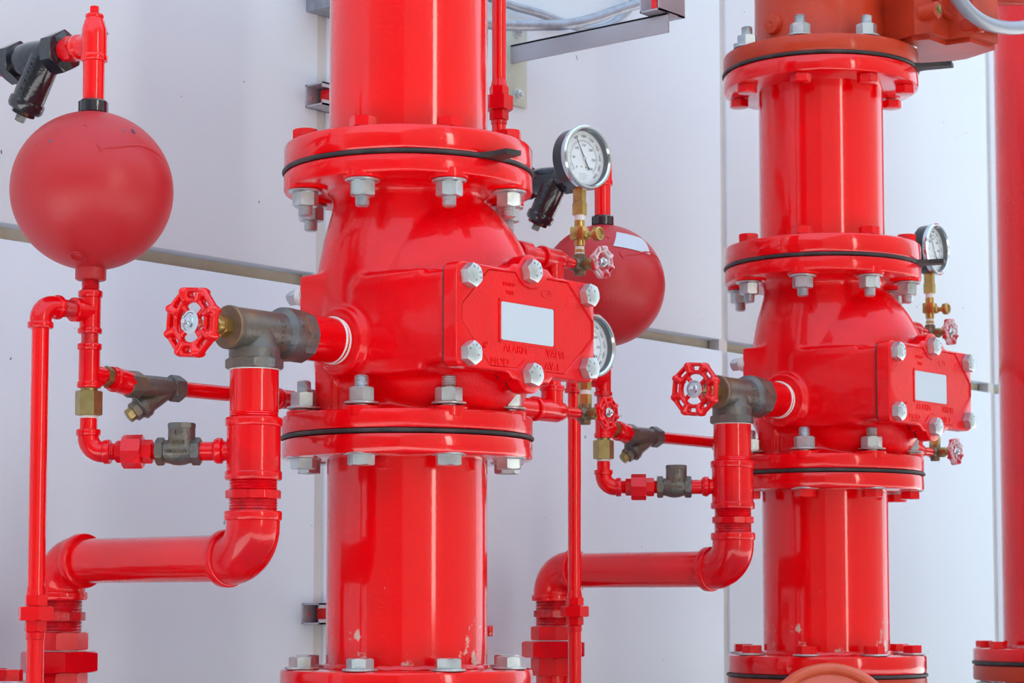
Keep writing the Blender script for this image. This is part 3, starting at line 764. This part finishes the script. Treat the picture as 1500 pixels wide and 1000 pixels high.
# ------------------------------------------------------------------ gauge trim on the far side
GX, GXL = .386, .398
def gauge(label, x, z, yaw, name='pressure_gauge'):
    d = V((math.sin(R(yaw)), -math.cos(R(yaw)), 0))
    c = V((x, 0, z)); t = thing(name, label, 'gauge', (x, 0, z - .052))
    f = fr(c + d * -.012, d, Z.cross(d) * 1)      # local z = out of the dial, local x = to the reader's right
    f = Matrix((Z.cross(d), Z, d)).transposed().to_4x4(); f.translation = c - d * .010
    case = part('case', G().lathe([(.02, -.004), (.043, -.004), (.0465, .000), (.0470, .022), (.0465, .0225), (.0445, .0225), (.0440, .0152), (.02, .0150)], f, 64), 'gcase', t)
    part('bezel', G().lathe([(.0425, .0145), (.0425, .0290), (.0445, .0312), (.0470, .0312), (.0492, .0290), (.0495, .0250), (.0490, .0215), (.0470, .0205), (.0465, .0145), (.0425, .0145)], f, 72), 'chrome', t)
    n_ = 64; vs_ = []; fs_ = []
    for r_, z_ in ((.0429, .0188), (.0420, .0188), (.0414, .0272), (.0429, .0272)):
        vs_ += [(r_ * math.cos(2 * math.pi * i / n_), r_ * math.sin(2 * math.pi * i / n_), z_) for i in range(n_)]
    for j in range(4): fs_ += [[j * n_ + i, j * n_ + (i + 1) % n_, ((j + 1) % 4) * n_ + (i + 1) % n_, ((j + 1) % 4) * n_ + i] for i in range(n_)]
    part('shade_ring', G().add(vs_, fs_, f), 'gshade', t, 'dark painted ring standing in for shade inside the bezel')  # added ring, its dark colour stands in for shade on the inner wall
    dial = part('dial', G().cyl(.0428, .0150, .0190, f, 64, .0002), 'dial', t)
    g = G(); zz = .0192
    def seg(a, r0, r1, w_):
        q = f @ Matrix.Rotation(a, 4, 'Z'); g.box((r0, -w_, zz - .0004), (r1, w_, zz), q)
    for i in range(61):
        a = R(225 - 270 * i / 60); seg(a, .0262, .0262 + (.0032 if i % 5 == 0 else .0018), .00016)
    for i in range(41):
        a = R(225 - 270 * i / 40); seg(a, .0278 - 0, .0296 + (.0014 if i % 4 == 0 else 0), .00012)
    g.tube([(f @ V((.0262 * math.cos(R(225 - 4.5 * i)), .0262 * math.sin(R(225 - 4.5 * i)), zz - .0002))) for i in range(61)], .00022, 4)
    sq = [(.0235, .0262), (.0335, .0262)]
    for a0, a1, r0, r1 in ((222, 205, .0255, .0285),):
        pts = [V((r0 * math.cos(R(a0)), r0 * math.sin(R(a0)), zz - .0002)), V((r1 * 1.12 * math.cos(R(a0 - 2)), r1 * 1.12 * math.sin(R(a0 - 2)), zz - .0002)), V((r1 * 1.08 * math.cos(R(a1)), r1 * 1.08 * math.sin(R(a1)), zz - .0002)), V((r0 * math.cos(R(a1)), r0 * math.sin(R(a1)), zz - .0002))]
        g.tube([f @ p for p in pts], .0003, 4, closed=True)
    part('scale_marks', g, 'ink', dial)
    g = G()
    for n_ in range(0, 301, 50):
        a = R(225 - 270 * n_ / 300); tt = text_g(str(n_), .0058, f @ Matrix.Translation((.0205 * math.cos(a), .0205 * math.sin(a) - .0019, zz)), .0001, 'CENTER'); g.add(tt.v, tt.f)
    for n_ in range(800, 2001, 200):
        a = R(225 - 270 * n_ / 2000); q = f @ Matrix.Translation((.0340 * math.cos(a), .0340 * math.sin(a), zz)) @ Matrix.Rotation(a - math.pi / 2, 4, 'Z') @ Matrix.Translation((0, -.0018, 0))
        tt = text_g(str(n_), .0056, q, .0001, 'CENTER'); g.add(tt.v, tt.f)
    part('numerals', g, 'ink', dial, 'printed numerals, 0 to 300 inside and 800 to 2000 outside')
    g = G()
    for i, (x0, w_) in enumerate(((-.009, .014), (-.009, .019), (-.009, .016), (-.009, .017), (-.007, .010))): g.box((x0, -.0235 - .0022 * i, zz - .0004), (x0 + w_, -.0228 - .0022 * i, zz), f)
    part('small_print', g, 'greyink', dial)
    g = G(); q = f @ Matrix.Rotation(R(119), 4, 'Z')
    g.prism([(-.0195, -.0011), (.004, -.0009), (.033, -.0002), (.033, .0002), (.004, .0009), (-.0195, .0011)], .0210, .0216, q)
    nd = part('needle', g, 'ink', t); part('needle_hub', G().cyl(.0024, .0190, .0232, f, 20), 'chrome', nd)
    sg = G()
    for xx in (-.0045, .0045): sg.cyl(.0013, .0188, .0196, f @ Matrix.Translation((xx, -.013, 0)), 12)
    part('dial_screws', sg, 'brass', dial)
    part('glass', G().cyl(.0430, .0275, .0283, f, 64, .0002), 'glass', t)
    part('stem', G().hexn(.0175, z - .066, z - .042, Matrix.Translation((x, 0, 0)), k=.3), 'brass', t)
    return t
def zr(py): return 1.8141 - (py - 283) * .001037
def gauge_fitting(label, x, dz, petcock, t0=0):
    """the brass column between the gauge and its cock"""
    t = thing('gauge_fitting', label, 'pipe fitting', (x, 0, zr(374) + dz)); L = Matrix.Translation((x, 0, dz))
    if petcock:
        part('thread_tape', G().cyl(.0078, zr(298), zr(289), L, 20), 'tape', t)
        part('hex_coupling', G().hexn(.0195, zr(315), zr(297), L, k=.3), 'brass', t)
        part('thread_tape', G().cyl(.0078, zr(324), zr(313), L, 20), 'tape', t)
        part('cock_body', G().cyl(.0082, zr(361.5), zr(322.5), L, 24).box((-.0110, -.0110, zr(352)), (.0110, .0110, zr(333)), L @ Matrix.Rotation(R(10), 4, 'Z'), c=.0012), 'brass', t)
        f = fr((x, 0, zr(346) + dz), -Y, Z)
        g = G().cyl(.0068, .009, .018, f, 20).cyl(.0045, .017, .030, f, 16)
        pk = part('petcock_stem', g, 'brass', t)
        part('petcock_knob', G().lathe([(.0035, .030), (.0085, .0285), (.0106, .0300), (.0108, .0375), (.0098, .0390), (.0080, .0385), (.0070, .0365), (.0020, .0365)], f, 28), 'brass', pk)
        part('thread_tape', G().cyl(.0070, zr(367), zr(360), L, 20), 'tape', t)
        part('hex_nipple', G().hexn(.0135, zr(370.5), zr(366), L, k=.3), 'brass', t)
        part('thread_tape', G().cyl(.0075, zr(376), zr(370), L, 20), 'tape', t)
    else:
        part('thread_tape', G().cyl(.0078, zr(361), zr(351), L, 20), 'tape', t)
        part('hex_coupling', G().hexn(.0185, zr(380), zr(359), L, k=.3), 'brass', t)
        part('thread_tape', G().cyl(.0075, zr(386), zr(378), L, 20), 'tape', t)
    return t
def gauge_cock(label, x, z, wheel):
    t = thing('gauge_cock', label, 'valve', (x, 0, z - .014)); c = V((x, 0, z))
    g = G().ball(c, (.0125, .0125, .0125), 24, 12).cyl(.0098, 0, .0165, fr(c, Z), 24).lathe([(.010, 0), (.0108, .010), (.0115, .014), (.0100, .018)], fr(c, -X), 8).cyl(.0090, 0, .015, fr(c - Z * .001, -Z), 16)
    part('body', g, 'bronzedk', t)
    f = fr(c, -Y, Z)
    part('packing_nut', G().hexn(.0160, .010, .0225, f).cyl(.0065, .021, .028, f, 20), 'brassdk', t)
    part('stem', G().cyl(.0030, .02, .046, f, 12), 'brassdk', t)
    wf = fr(c - Y * .0425, -Y, V((.25, 0, 1)))
    wh = placed('handwheel', wheel, 'redfit', t, wf)
    nm = mesh('wheel_nut', G().cyl(.0075, .0022, .0034, n=24).hexn(.0085, .003, .0075).cyl(.0026, .0070, .0100, n=12)); placed('wheel_nut', nm, 'chrome', wh, wf)
    return t
def gauge_trim(label):
    """red fittings that link the two gauge cocks to the valve body"""
    t = thing('gauge_trim_pipe', label, 'pipe', (.322, 0, 1.46))
    zu, zl = 1.7050, 1.4790; xt = .322
    fu = fr((0, 0, zu), X, Z); fl = fr((0, 0, zl), X, Z)
    part('nipple', G().cyl(.0132, .13, .30, fu, 24), 'redfit', t)
    part('coupling', G().cyl(.0190, .236, .262, fu, 10, .002), 'redfit', t)
    g = G().collar(.0178, V((.290, 0, zu)), X, .0080).lathe([(.0162, .292), (.0162, xt + .010), (.0130, xt + .020), (.0090, xt + .026)], fu, 28).cyl(.0160, -.036, 0, fr((xt, 0, zu), Z), 28)
    part('tee', g, 'redfit', t)
    part('bushing', G().cyl(.0100, xt + .022, xt + .032, fu, 20).cyl(.0078, xt + .03, GX - .012, fu, 20), 'redfit', t)
    part('pipe', G().cyl(.0134, zl + .03, zu - .03, Matrix.Translation((xt - .004, 0, 0)), 24), 'red', t)
    part('nipple', G().cyl(.0150, .14, .292, fl, 24), 'redfit', t)
    g = G().collar(.0186, V((.272, 0, zl)), X, .0090).lathe([(.0172, .275), (.0172, xt + .006), (.0130, xt + .020), (.0092, xt + .026)], fl, 28).cyl(.0165, 0, .036, fr((xt - .004, 0, zl), Z), 28).collar(.0186, V((xt - .004, 0, zl + .0285)), Z, .0090)
    part('tee', g, 'redfit', t)
    part('bushing', G().cyl(.0085, xt + .02, GXL - .015, fl, 20), 'redfit', t)
    return t

# ------------------------------------------------------------------ the control valve under each riser (below the picture) and its handwheel
def control_valve(label):
    t = thing('control_valve', label, 'valve', (0, 0, 0))
    part('top_flange', disc(.05, RF, 1.038, 1.0695), 'orange', t)
    part('body', G().lathe([(.11, 1.04), (.105, .98), (.125, .93), (.150, .87), (.155, .80), (.150, .73), (.125, .67), (.105, .62), (.11, .56)], n=48), 'orange', t)
    part('bottom_flange', disc(.05, RF, .53, .562), 'orange', t)
    part('pipe', G().cyl(RP, 0, .53, n=48), 'red', t)
    return t

N1, N2 = 'of the nearer valve', 'of the farther valve'
S2 = V((1.085, 0, -.002))
near, far = 'at the nearer valve set', 'at the farther valve set'
spec = [
 (lambda l: alarm_valve(l), 'big red cast alarm valve with six-bolt cover, in front of the nearer riser', 'smaller red cast alarm valve with six-bolt cover, on the farther riser', 'alarm valves'),
 (lambda l: drain_nipple(l), 'short red pipe nipple with white thread tape entering the nearer alarm valve', 'short red pipe nipple entering the side of the farther alarm valve', 'drain nipples'),
 (lambda l: angle_valve(l), 'weathered bronze angle valve with red handwheel beside the nearer alarm valve', 'weathered bronze angle valve with red handwheel beside the farther alarm valve', 'bronze drain angle valves'),
 (lambda l: drain_pipe(l), 'thick red drain pipe with two elbows below the nearer bronze angle valve', 'thick red drain pipe with two elbows below the farther bronze angle valve', 'drain pipes'),
 (lambda l: chamber_outlet(l), 'red pipe and plugged tee on top of the unlabelled red bulb', 'red pipe and plugged tee behind the front gauge, on the bulb with a sticker', 'bulb outlet pipes'),
 (lambda l: black_strainer(l), 'black painted strainer above the unlabelled red bulb, cut by the picture edge', 'black painted strainer behind the front pressure gauge', 'black strainers'),
 (lambda l: trim_pipe(l), 'thin red pipe with tees, brass coupling and union under the unlabelled red bulb', 'thin red pipe with brass coupling and union under the bulb with a sticker', 'bulb trim pipes'),
 (lambda l: check_valve(l), 'small bronze check valve marked 200PSI joining the nearer thick drain pipe', 'small bronze check valve joining the farther thick drain pipe', 'bronze check valves'),
 (lambda l: drip_pipe(l), 'thin upright red pipe with hex union, farthest from the risers', 'thin upright red pipe with hex union between the two risers', 'thin drip pipes'),
 (lambda l: y_strainer(l), 'bronze Y-strainer with hex plug near the unlabelled red bulb', 'bronze Y-strainer with hex plug behind the small red handwheel', 'bronze strainers'),
 (lambda l: supply_pipe(l), 'thin level red pipe running behind the nearer thick drain pipe', 'thin level red pipe running behind the farther thick drain pipe', 'thin supply pipes'),
 (lambda l: gauge_trim(l), 'red tees and nipples behind the cover of the nearer alarm valve', 'red tees and nipples behind the cover of the farther alarm valve', 'gauge trim pipes'),
 (lambda l: gauge_fitting(l, GX, 0, True), 'brass column with small knob under the large front gauge', 'brass column with small knob under the small far gauge', 'brass gauge columns'),
 (lambda l: gauge_fitting(l, GXL, zr(388) * 0 - .2265, False), 'short brass coupling below the gauge half hidden by the nearer cover', 'short brass coupling just below the farther valve cover', 'short brass couplings'),
 (lambda l: gauge_cock(l, GX, 1.7045, WHEEL_S), 'bronze cock with worn pinkish handwheel above the nearer valve cover', 'bronze cock with worn handwheel above the farther valve cover', 'gauge cocks'),
 (lambda l: control_valve(l), 'orange-red control valve body under the nearer riser', 'orange-red control valve flange under the farther riser', 'control valves'),
]
for fn, l1, l2, grp in spec:
    a = fn(l1); a['group'] = grp
    copy_tree(a, S2, l2, grp)
a = upper_riser(2.45, 'big red riser pipe with bolted flange rising out of the picture, nearest the camera', tab=262); a['group'] = 'riser pipes above the valves'
a = lower_riser('big red riser pipe below the nearer alarm valve, silver bolts, chipped paint', 'zinc', 'zinc'); a['group'] = 'riser pipes below the valves'
b = lower_riser('big red riser pipe below the farther alarm valve, red bolts, chipped paint', 'redfit', 'redfit'); b.location += S2; b['group'] = 'riser pipes below the valves'
b = upper_riser(2.10, 'short red flanged riser pipe above the farther alarm valve', tab=288); b['group'] = 'riser pipes above the valves'
part('top_flange', disc(.05, RF, 2.0975, 2.1265), 'red', b)
gasket_with_tab(b, 2.1295, 290, tabl=.062)
flange_bolts(b, 2.0965, -1, .0880, 'redfit', .016)
b.location += S2
g1 = retard_chamber('large satin red ball-shaped retard chamber without sticker'); g1['group'] = 'retard chambers'
g2 = retard_chamber('satin red ball-shaped retard chamber with a blank white sticker', True); g2.location += S2; g2['group'] = 'retard chambers'
a = gauge_cock('bronze cock with small bright red handwheel below the nearer valve cover', GXL, 1.4790, WHEEL_SR); a['group'] = 'gauge cocks'
a = gauge_cock('bronze cock with worn handwheel below the farther valve cover', GXL, 1.4790, WHEEL_S); a.location += S2; a['group'] = 'gauge cocks'
for lab, x, z, yaw, off in (('large round pressure gauge in full view above the nearer valve cover', GX, 1.8665, -9, V((0, 0, 0))),
                            ('round pressure gauge half hidden behind the nearer valve cover', GXL, 1.5815, -4, V((0, 0, 0))),
                            ('small round pressure gauge seen edgewise beside the farther riser flange', GX, 1.8640, 2, S2),
                            ):
    q = gauge(lab, x, z, yaw); q.location += off; q['group'] = 'pressure gauges'

# ------------------------------------------------------------------ the third riser, at the picture edge
t = thing('riser_pipe', 'plain red riser pipe cut by the picture edge, beyond both valves', 'pipe', (1.99, 0, 0), 'riser pipes above the valves')
L3 = Matrix.Translation((1.99, 0, 0))
def at(g, m): g.v = [tuple(m @ V(p)) for p in g.v]; return g
part('pipe', at(G().lathe([(RP - .008, 1.08), (RP, 1.08), (RP, 3.2), (RP - .008, 3.2)], n=72), L3), 'red', t)
part('flange', at(disc(.05, RF, 1.074, 1.1010), L3), 'red', t)
part('weld_bead', G().tube([(1.99 + math.cos(R(6 * i)) * RP, math.sin(R(6 * i)) * RP, 1.1025 + .0007 * math.sin(i * 2.3)) for i in range(60)], .005, 8, closed=True), 'redworn', t)
part('gasket', at(G().cyl(.1735, 1.0675, 1.0745, n=72), L3), 'rubber', t)
bm = bolt_mesh('flange_bolt', .031, .0135, .07, .0195, .014, 'redfit')
for k in range(8):
    a = R(18.4 + 45 * k); b = placed('flange_bolt', bm, 'redfit', t, fr((1.99 + .149 * math.cos(a), .149 * math.sin(a), 1.1015), Z))
    placed('nut', NUT, 'zinc', b, fr((1.99 + .149 * math.cos(a), .149 * math.sin(a), 1.030), -Z))
c = bpy.data.objects['control_valve']
copy_tree(c, (1.99, 0, -.003), 'orange-red valve flange under the riser at the picture edge', 'control valves')

# ------------------------------------------------------------------ control valve on top of the farther riser
OX = 1.085
t = thing('butterfly_valve', 'orange-red butterfly valve with gear housing on top of the farther riser', 'valve', (OX, 0, 2.13))
L2 = Matrix.Translation((OX, 0, 0))
part('flange', at(disc(.05, RF, 2.1300, 2.1600), L2), 'orange', t)
g = G().lathe([(.126, 2.155), (.1185, 2.164), (.1155, 2.175), (.1150, 2.25), (.1165, 2.5)], L2, 64)
part('body', g, 'orange', t)
ca = math.atan2(cxy.y, cxy.x - OX) - R(43)
pd = V((math.cos(ca), math.sin(ca), 0))
part('side_plug', G().lathe([(.0185, 0), (.0185, .118), (.0165, .123), (.004, .1245), (.002, .1225)], fr((OX, 0, 2.2000), pd), 28), 'orange', t)
plan = [(1.127, -.060), (1.104, -.139), (1.0865, -.188), (1.097, -.216), (1.151, -.2195), (1.158, -.262), (1.235, -.27), (1.262, -.20), (1.25, -.05)]
g = G().prism(plan, 2.170, 2.42, None, .006)
g.prism([(x + .012, y + .012) for x, y in plan], 2.163, 2.172, None, .001)
gh = part('gear_housing', g, 'orange', t)
g = G()
for x, y, z in ((1.092, -.228, 2.207), (1.166, -.272, 2.190)):
    part('boss', G().cyl(.0150, -.03, .004, fr((x, y, z), -Y), 24), 'orange', gh)
    part('housing_bolt', G().hexn(.0125, .003, .0075, fr((x, y, z), -Y)).cyl(.009, .0035, .0050, fr((x, y, z), -Y), 20), 'brassdk', gh)
part('cover_rib', G().tube([(1.105, -.221, 2.40), (1.110, -.2245, 2.225), (1.118, -.2245, 2.212), (1.148, -.2235, 2.206)], .005, 8), 'orange', gh)
g = G().cyl(.020, 0, .16, fr((1.20, -.20, 2.262), V((.86, -.40, .12))), 28).cyl(.032, -.02, .05, fr((1.20, -.20, 2.275), V((.86, -.40, .12))), 28)
part('input_shaft', g, 'orange', gh)
t = thing('flexible_conduit', 'thick grey conduit looping down in front of the orange gear housing', 'conduit', (1.19, -.28, 2.18))
pts = [V(p) for p in ((1.02, -.28, 2.262), (1.0518, -.28, 2.2299), (1.0753, -.28, 2.2115), (1.1235, -.28, 2.1957), (1.1858, -.28, 2.1919), (1.2631, -.28, 2.2017), (1.3434, -.28, 2.2219), (1.43, -.28, 2.25))]
part('sleeve', G().tube(smooth(pts), .0122, 16), 'greycable', t)

# ------------------------------------------------------------------ orange wheel below the farther riser
wc = V((.8145, -.170, .990)); wd_ = V((math.cos(R(213)), math.sin(R(213)), .10)).normalized()
t = thing('valve_wheel', 'orange domed valve wheel rim peeking up below the farther riser', 'handwheel', wc - Z * .11)
f = fr(wc, wd_, Z)
part('rim', G().tube([f @ V((.1005 * math.cos(R(6 * i)), .1005 * math.sin(R(6 * i)), 0)) for i in range(60)], .0095, 14, closed=True), 'orangelt', t)
part('web', G().lathe([(.098, -.010), (.098, .000), (.085, .004), (.05, .014), (.02, .017), (.02, -.004), (.05, -.006)], f, 48), 'orangelt', t)
part('hub', G().cyl(.018, -.03, .024, f, 28), 'orangelt', t)
part('stem', G().cyl(.012, -.20, -.02, f, 20), 'orangelt', t)

# ------------------------------------------------------------------ thin pipe behind the nearer riser
px_, py_ = .3749, .15; L4 = Matrix.Translation((px_, py_, 0))
t = thing('thin_pipe', 'thin upright red pipe with hex union just behind the nearer riser', 'pipe', (px_, py_, 1.70))
part('pipe', G().cyl(.0112, 1.70, 2.45, L4, 24), 'red', t)
un = part('union', G().hexn(.0265, 1.985, 1.999, L4).lathe([(.0135, 1.999), (.0112, 2.010)], L4, 20), 'redfit', t)
part('union_nut', G().hexn(.0385, 1.9610, 1.9840, L4, k=.4), 'redfit', un)
part('union_tail', G().hexn(.0265, 1.946, 1.961, L4).cyl(.0125, 1.938, 1.946, L4, 20), 'redfit', un)
part('elbow', G().arc(V((px_, py_, 1.69)), Z, -X, .03, .02, .0135, 20).cyl(.0108, 0, .16, fr((px_ - .02, py_, 1.69), -X), 20), 'redfit', t)

# ------------------------------------------------------------------ flange poking in at the lower corner
fx, fy = -.451, .4217; L5 = Matrix.Translation((fx, fy, 0))
t = thing('corner_flange', 'red bolted flange poking into the lower corner beside the thin upright pipe', 'pipe', (fx, fy, 0))
part('flange', at(disc(.03, .1145, 1.062, 1.0895), L5), 'redworn', t)
part('pipe', G().cyl(.057, 0, 1.09, L5, 40), 'red', t)
bm = bolt_mesh('flange_bolt', .0285, .0150, .035, .016, .01, 'redfit')
for k in range(8):
    a = R(2.0 + 45 * k)
    b = placed('flange_bolt', bm, 'redfit', t, fr((fx + .0915 * math.cos(a), fy + .0915 * math.sin(a), 1.0925), Z, V((math.cos(a + .3), math.sin(a + .3), 0))))
    placed('washer', WASH, 'zinc', b, fr((fx + .0915 * math.cos(a), fy + .0915 * math.sin(a), 1.0893), Z))

# ------------------------------------------------------------------ steelwork on the wall
def strut(name, label, x0, x1, z0, z1, depth=.041, m='bar', y1=WY, group=None):
    """lipped channel lying along the wall with its open side outwards"""
    t = thing(name, label, 'bracket', ((x0 + x1) / 2, y1 - depth / 2, z0), group); th = .0028; lip = .0085
    ya = y1 - depth
    g = G().box((x0, y1 - th, z0), (x1, y1, z1)).box((x0, ya, z0), (x1, y1, z0 + th)).box((x0, ya, z1 - th), (x1, y1, z1))
    g.box((x0, ya, z0), (x1, ya + th, z0 + lip)).box((x0, ya, z1 - lip), (x1, ya + th, z1))
    part('channel', g, m, t)
    return t
for z0, z1, lab in ((2.0195, 2.0578, 'upper steel channel end with red clamp, on the wall behind the nearer riser'), (1.1595, 1.1941, 'lower steel channel end with red clamp, on the wall behind the nearer riser')):
    t = strut('strut_channel', lab, .349, .72, z0, z1, group='wall channels behind the riser')
    part('clamp', G().box((.372, WY - .046, z0 + .0065), (.70, WY - .012, z1 - .0065), c=.002), 'red', t)
    part('screw', G().cyl(.0032, 0, .004, fr((.358, WY - .003, z0 + .016), -Y), 14), 'chrome', t)
t = thing('steel_box_section', 'grey steel section at the upper edge, behind the nearer riser', 'bracket', (.5, WY - .03, 2.1814))
part('section', G().box((.3485, WY - .060, 2.1814), (.72, WY, 2.30), c=.002), 'galv', t)
t = thing('wall_cleat', 'small red block on the wall beside the foot of the nearer riser', 'bracket', (.801, WY - .02, 1.13))
part('block', G().box((.783, WY - .030, 1.1335), (.8065, WY - .0, 1.1540), c=.004), 'red', t)
part('pin', G().cyl(.002, 1.115, 1.136, Matrix.Translation((.7935, WY - .015, 0)), 10), 'bar', t)
ax = .880
t = thing('wall_bracket', 'steel arm on a pale bolted plate, reaching out from the wall', 'bracket', (.905, WY, 2.118))
part('plate', G().box((.868, WY - .007, 2.1180), (.9285, WY, 2.2735), c=.001), 'plate', t)
for z in (2.1385, 2.2585):
    b = part('anchor_bolt', G().hexn(.0165, .0065, .0150, fr((.8985, WY, z), -Y)).cyl(.0045, .014, .021, fr((.8985, WY, z), -Y), 14), 'zinc', t)
    part('washer', G().cyl(.0125, .0065, .0085, fr((.8985, WY, z), -Y), 24), 'zinc', b)
part('arm', G().box((ax, .185, 2.1945), (ax + .005, WY - .006, 2.2300), c=.0006).box((ax, .185, 2.2255), (ax + .032, WY - .006, 2.2300), c=.0006), 'bar', t)
t = thing('strut_channel', 'short steel channel stub on the end of the wall arm', 'bracket', (.895, .205, 2.2305), 'channel stubs')
g = G().box((.856, .186, 2.2305), (.934, .228, 2.2335)).box((.856, .186, 2.2305), (.934, .189, 2.272)).box((.856, .225, 2.2305), (.934, .228, 2.272))
part('channel', g, 'bar', t)
part('clamp', G().box((.860, .194, 2.234), (.872, .206, 2.268)), 'red', t)
for nm, lab, pts, r in (('conduit_pipe', 'galvanised conduit curving upward in front of the wall arm plate', [(.30, .42, 2.2010), (.62, .42, 2.2034), (.7191, .42, 2.2134), (.8118, .42, 2.2325), (.8917, .42, 2.2502), (.9742, .42, 2.2788), (1.0596, .42, 2.315), (1.1479, .42, 2.3498), (1.22, .42, 2.385)], .0098),
                        ('conduit_pipe', 'thinner galvanised conduit bent in a shallow loop close to the wall', [(.60, .53, 2.3100), (.70, .53, 2.305), (.8519, .53, 2.2992), (.9488, .53, 2.3016), (1.0323, .53, 2.2991), (1.101, .53, 2.3025), (1.1627, .53, 2.3219), (1.2077, .53, 2.349), (1.242, .53, 2.3798), (1.26, .53, 2.43)], .0078)):
    t = thing(nm, lab, 'conduit', pts[len(pts) // 2], 'galvanised conduits')
    part('tube', G().tube(smooth([V(p) for p in pts]), r, 16), 'galv', t)
for o in bpy.data.objects:
    if o.name.split('.')[0] in ('raised_lettering', 'numerals', 'scale_marks', 'small_print', 'head_stamp', 'dial_screws', 'flow_arrow') and o.parent: o['kind'] = 'stuff'
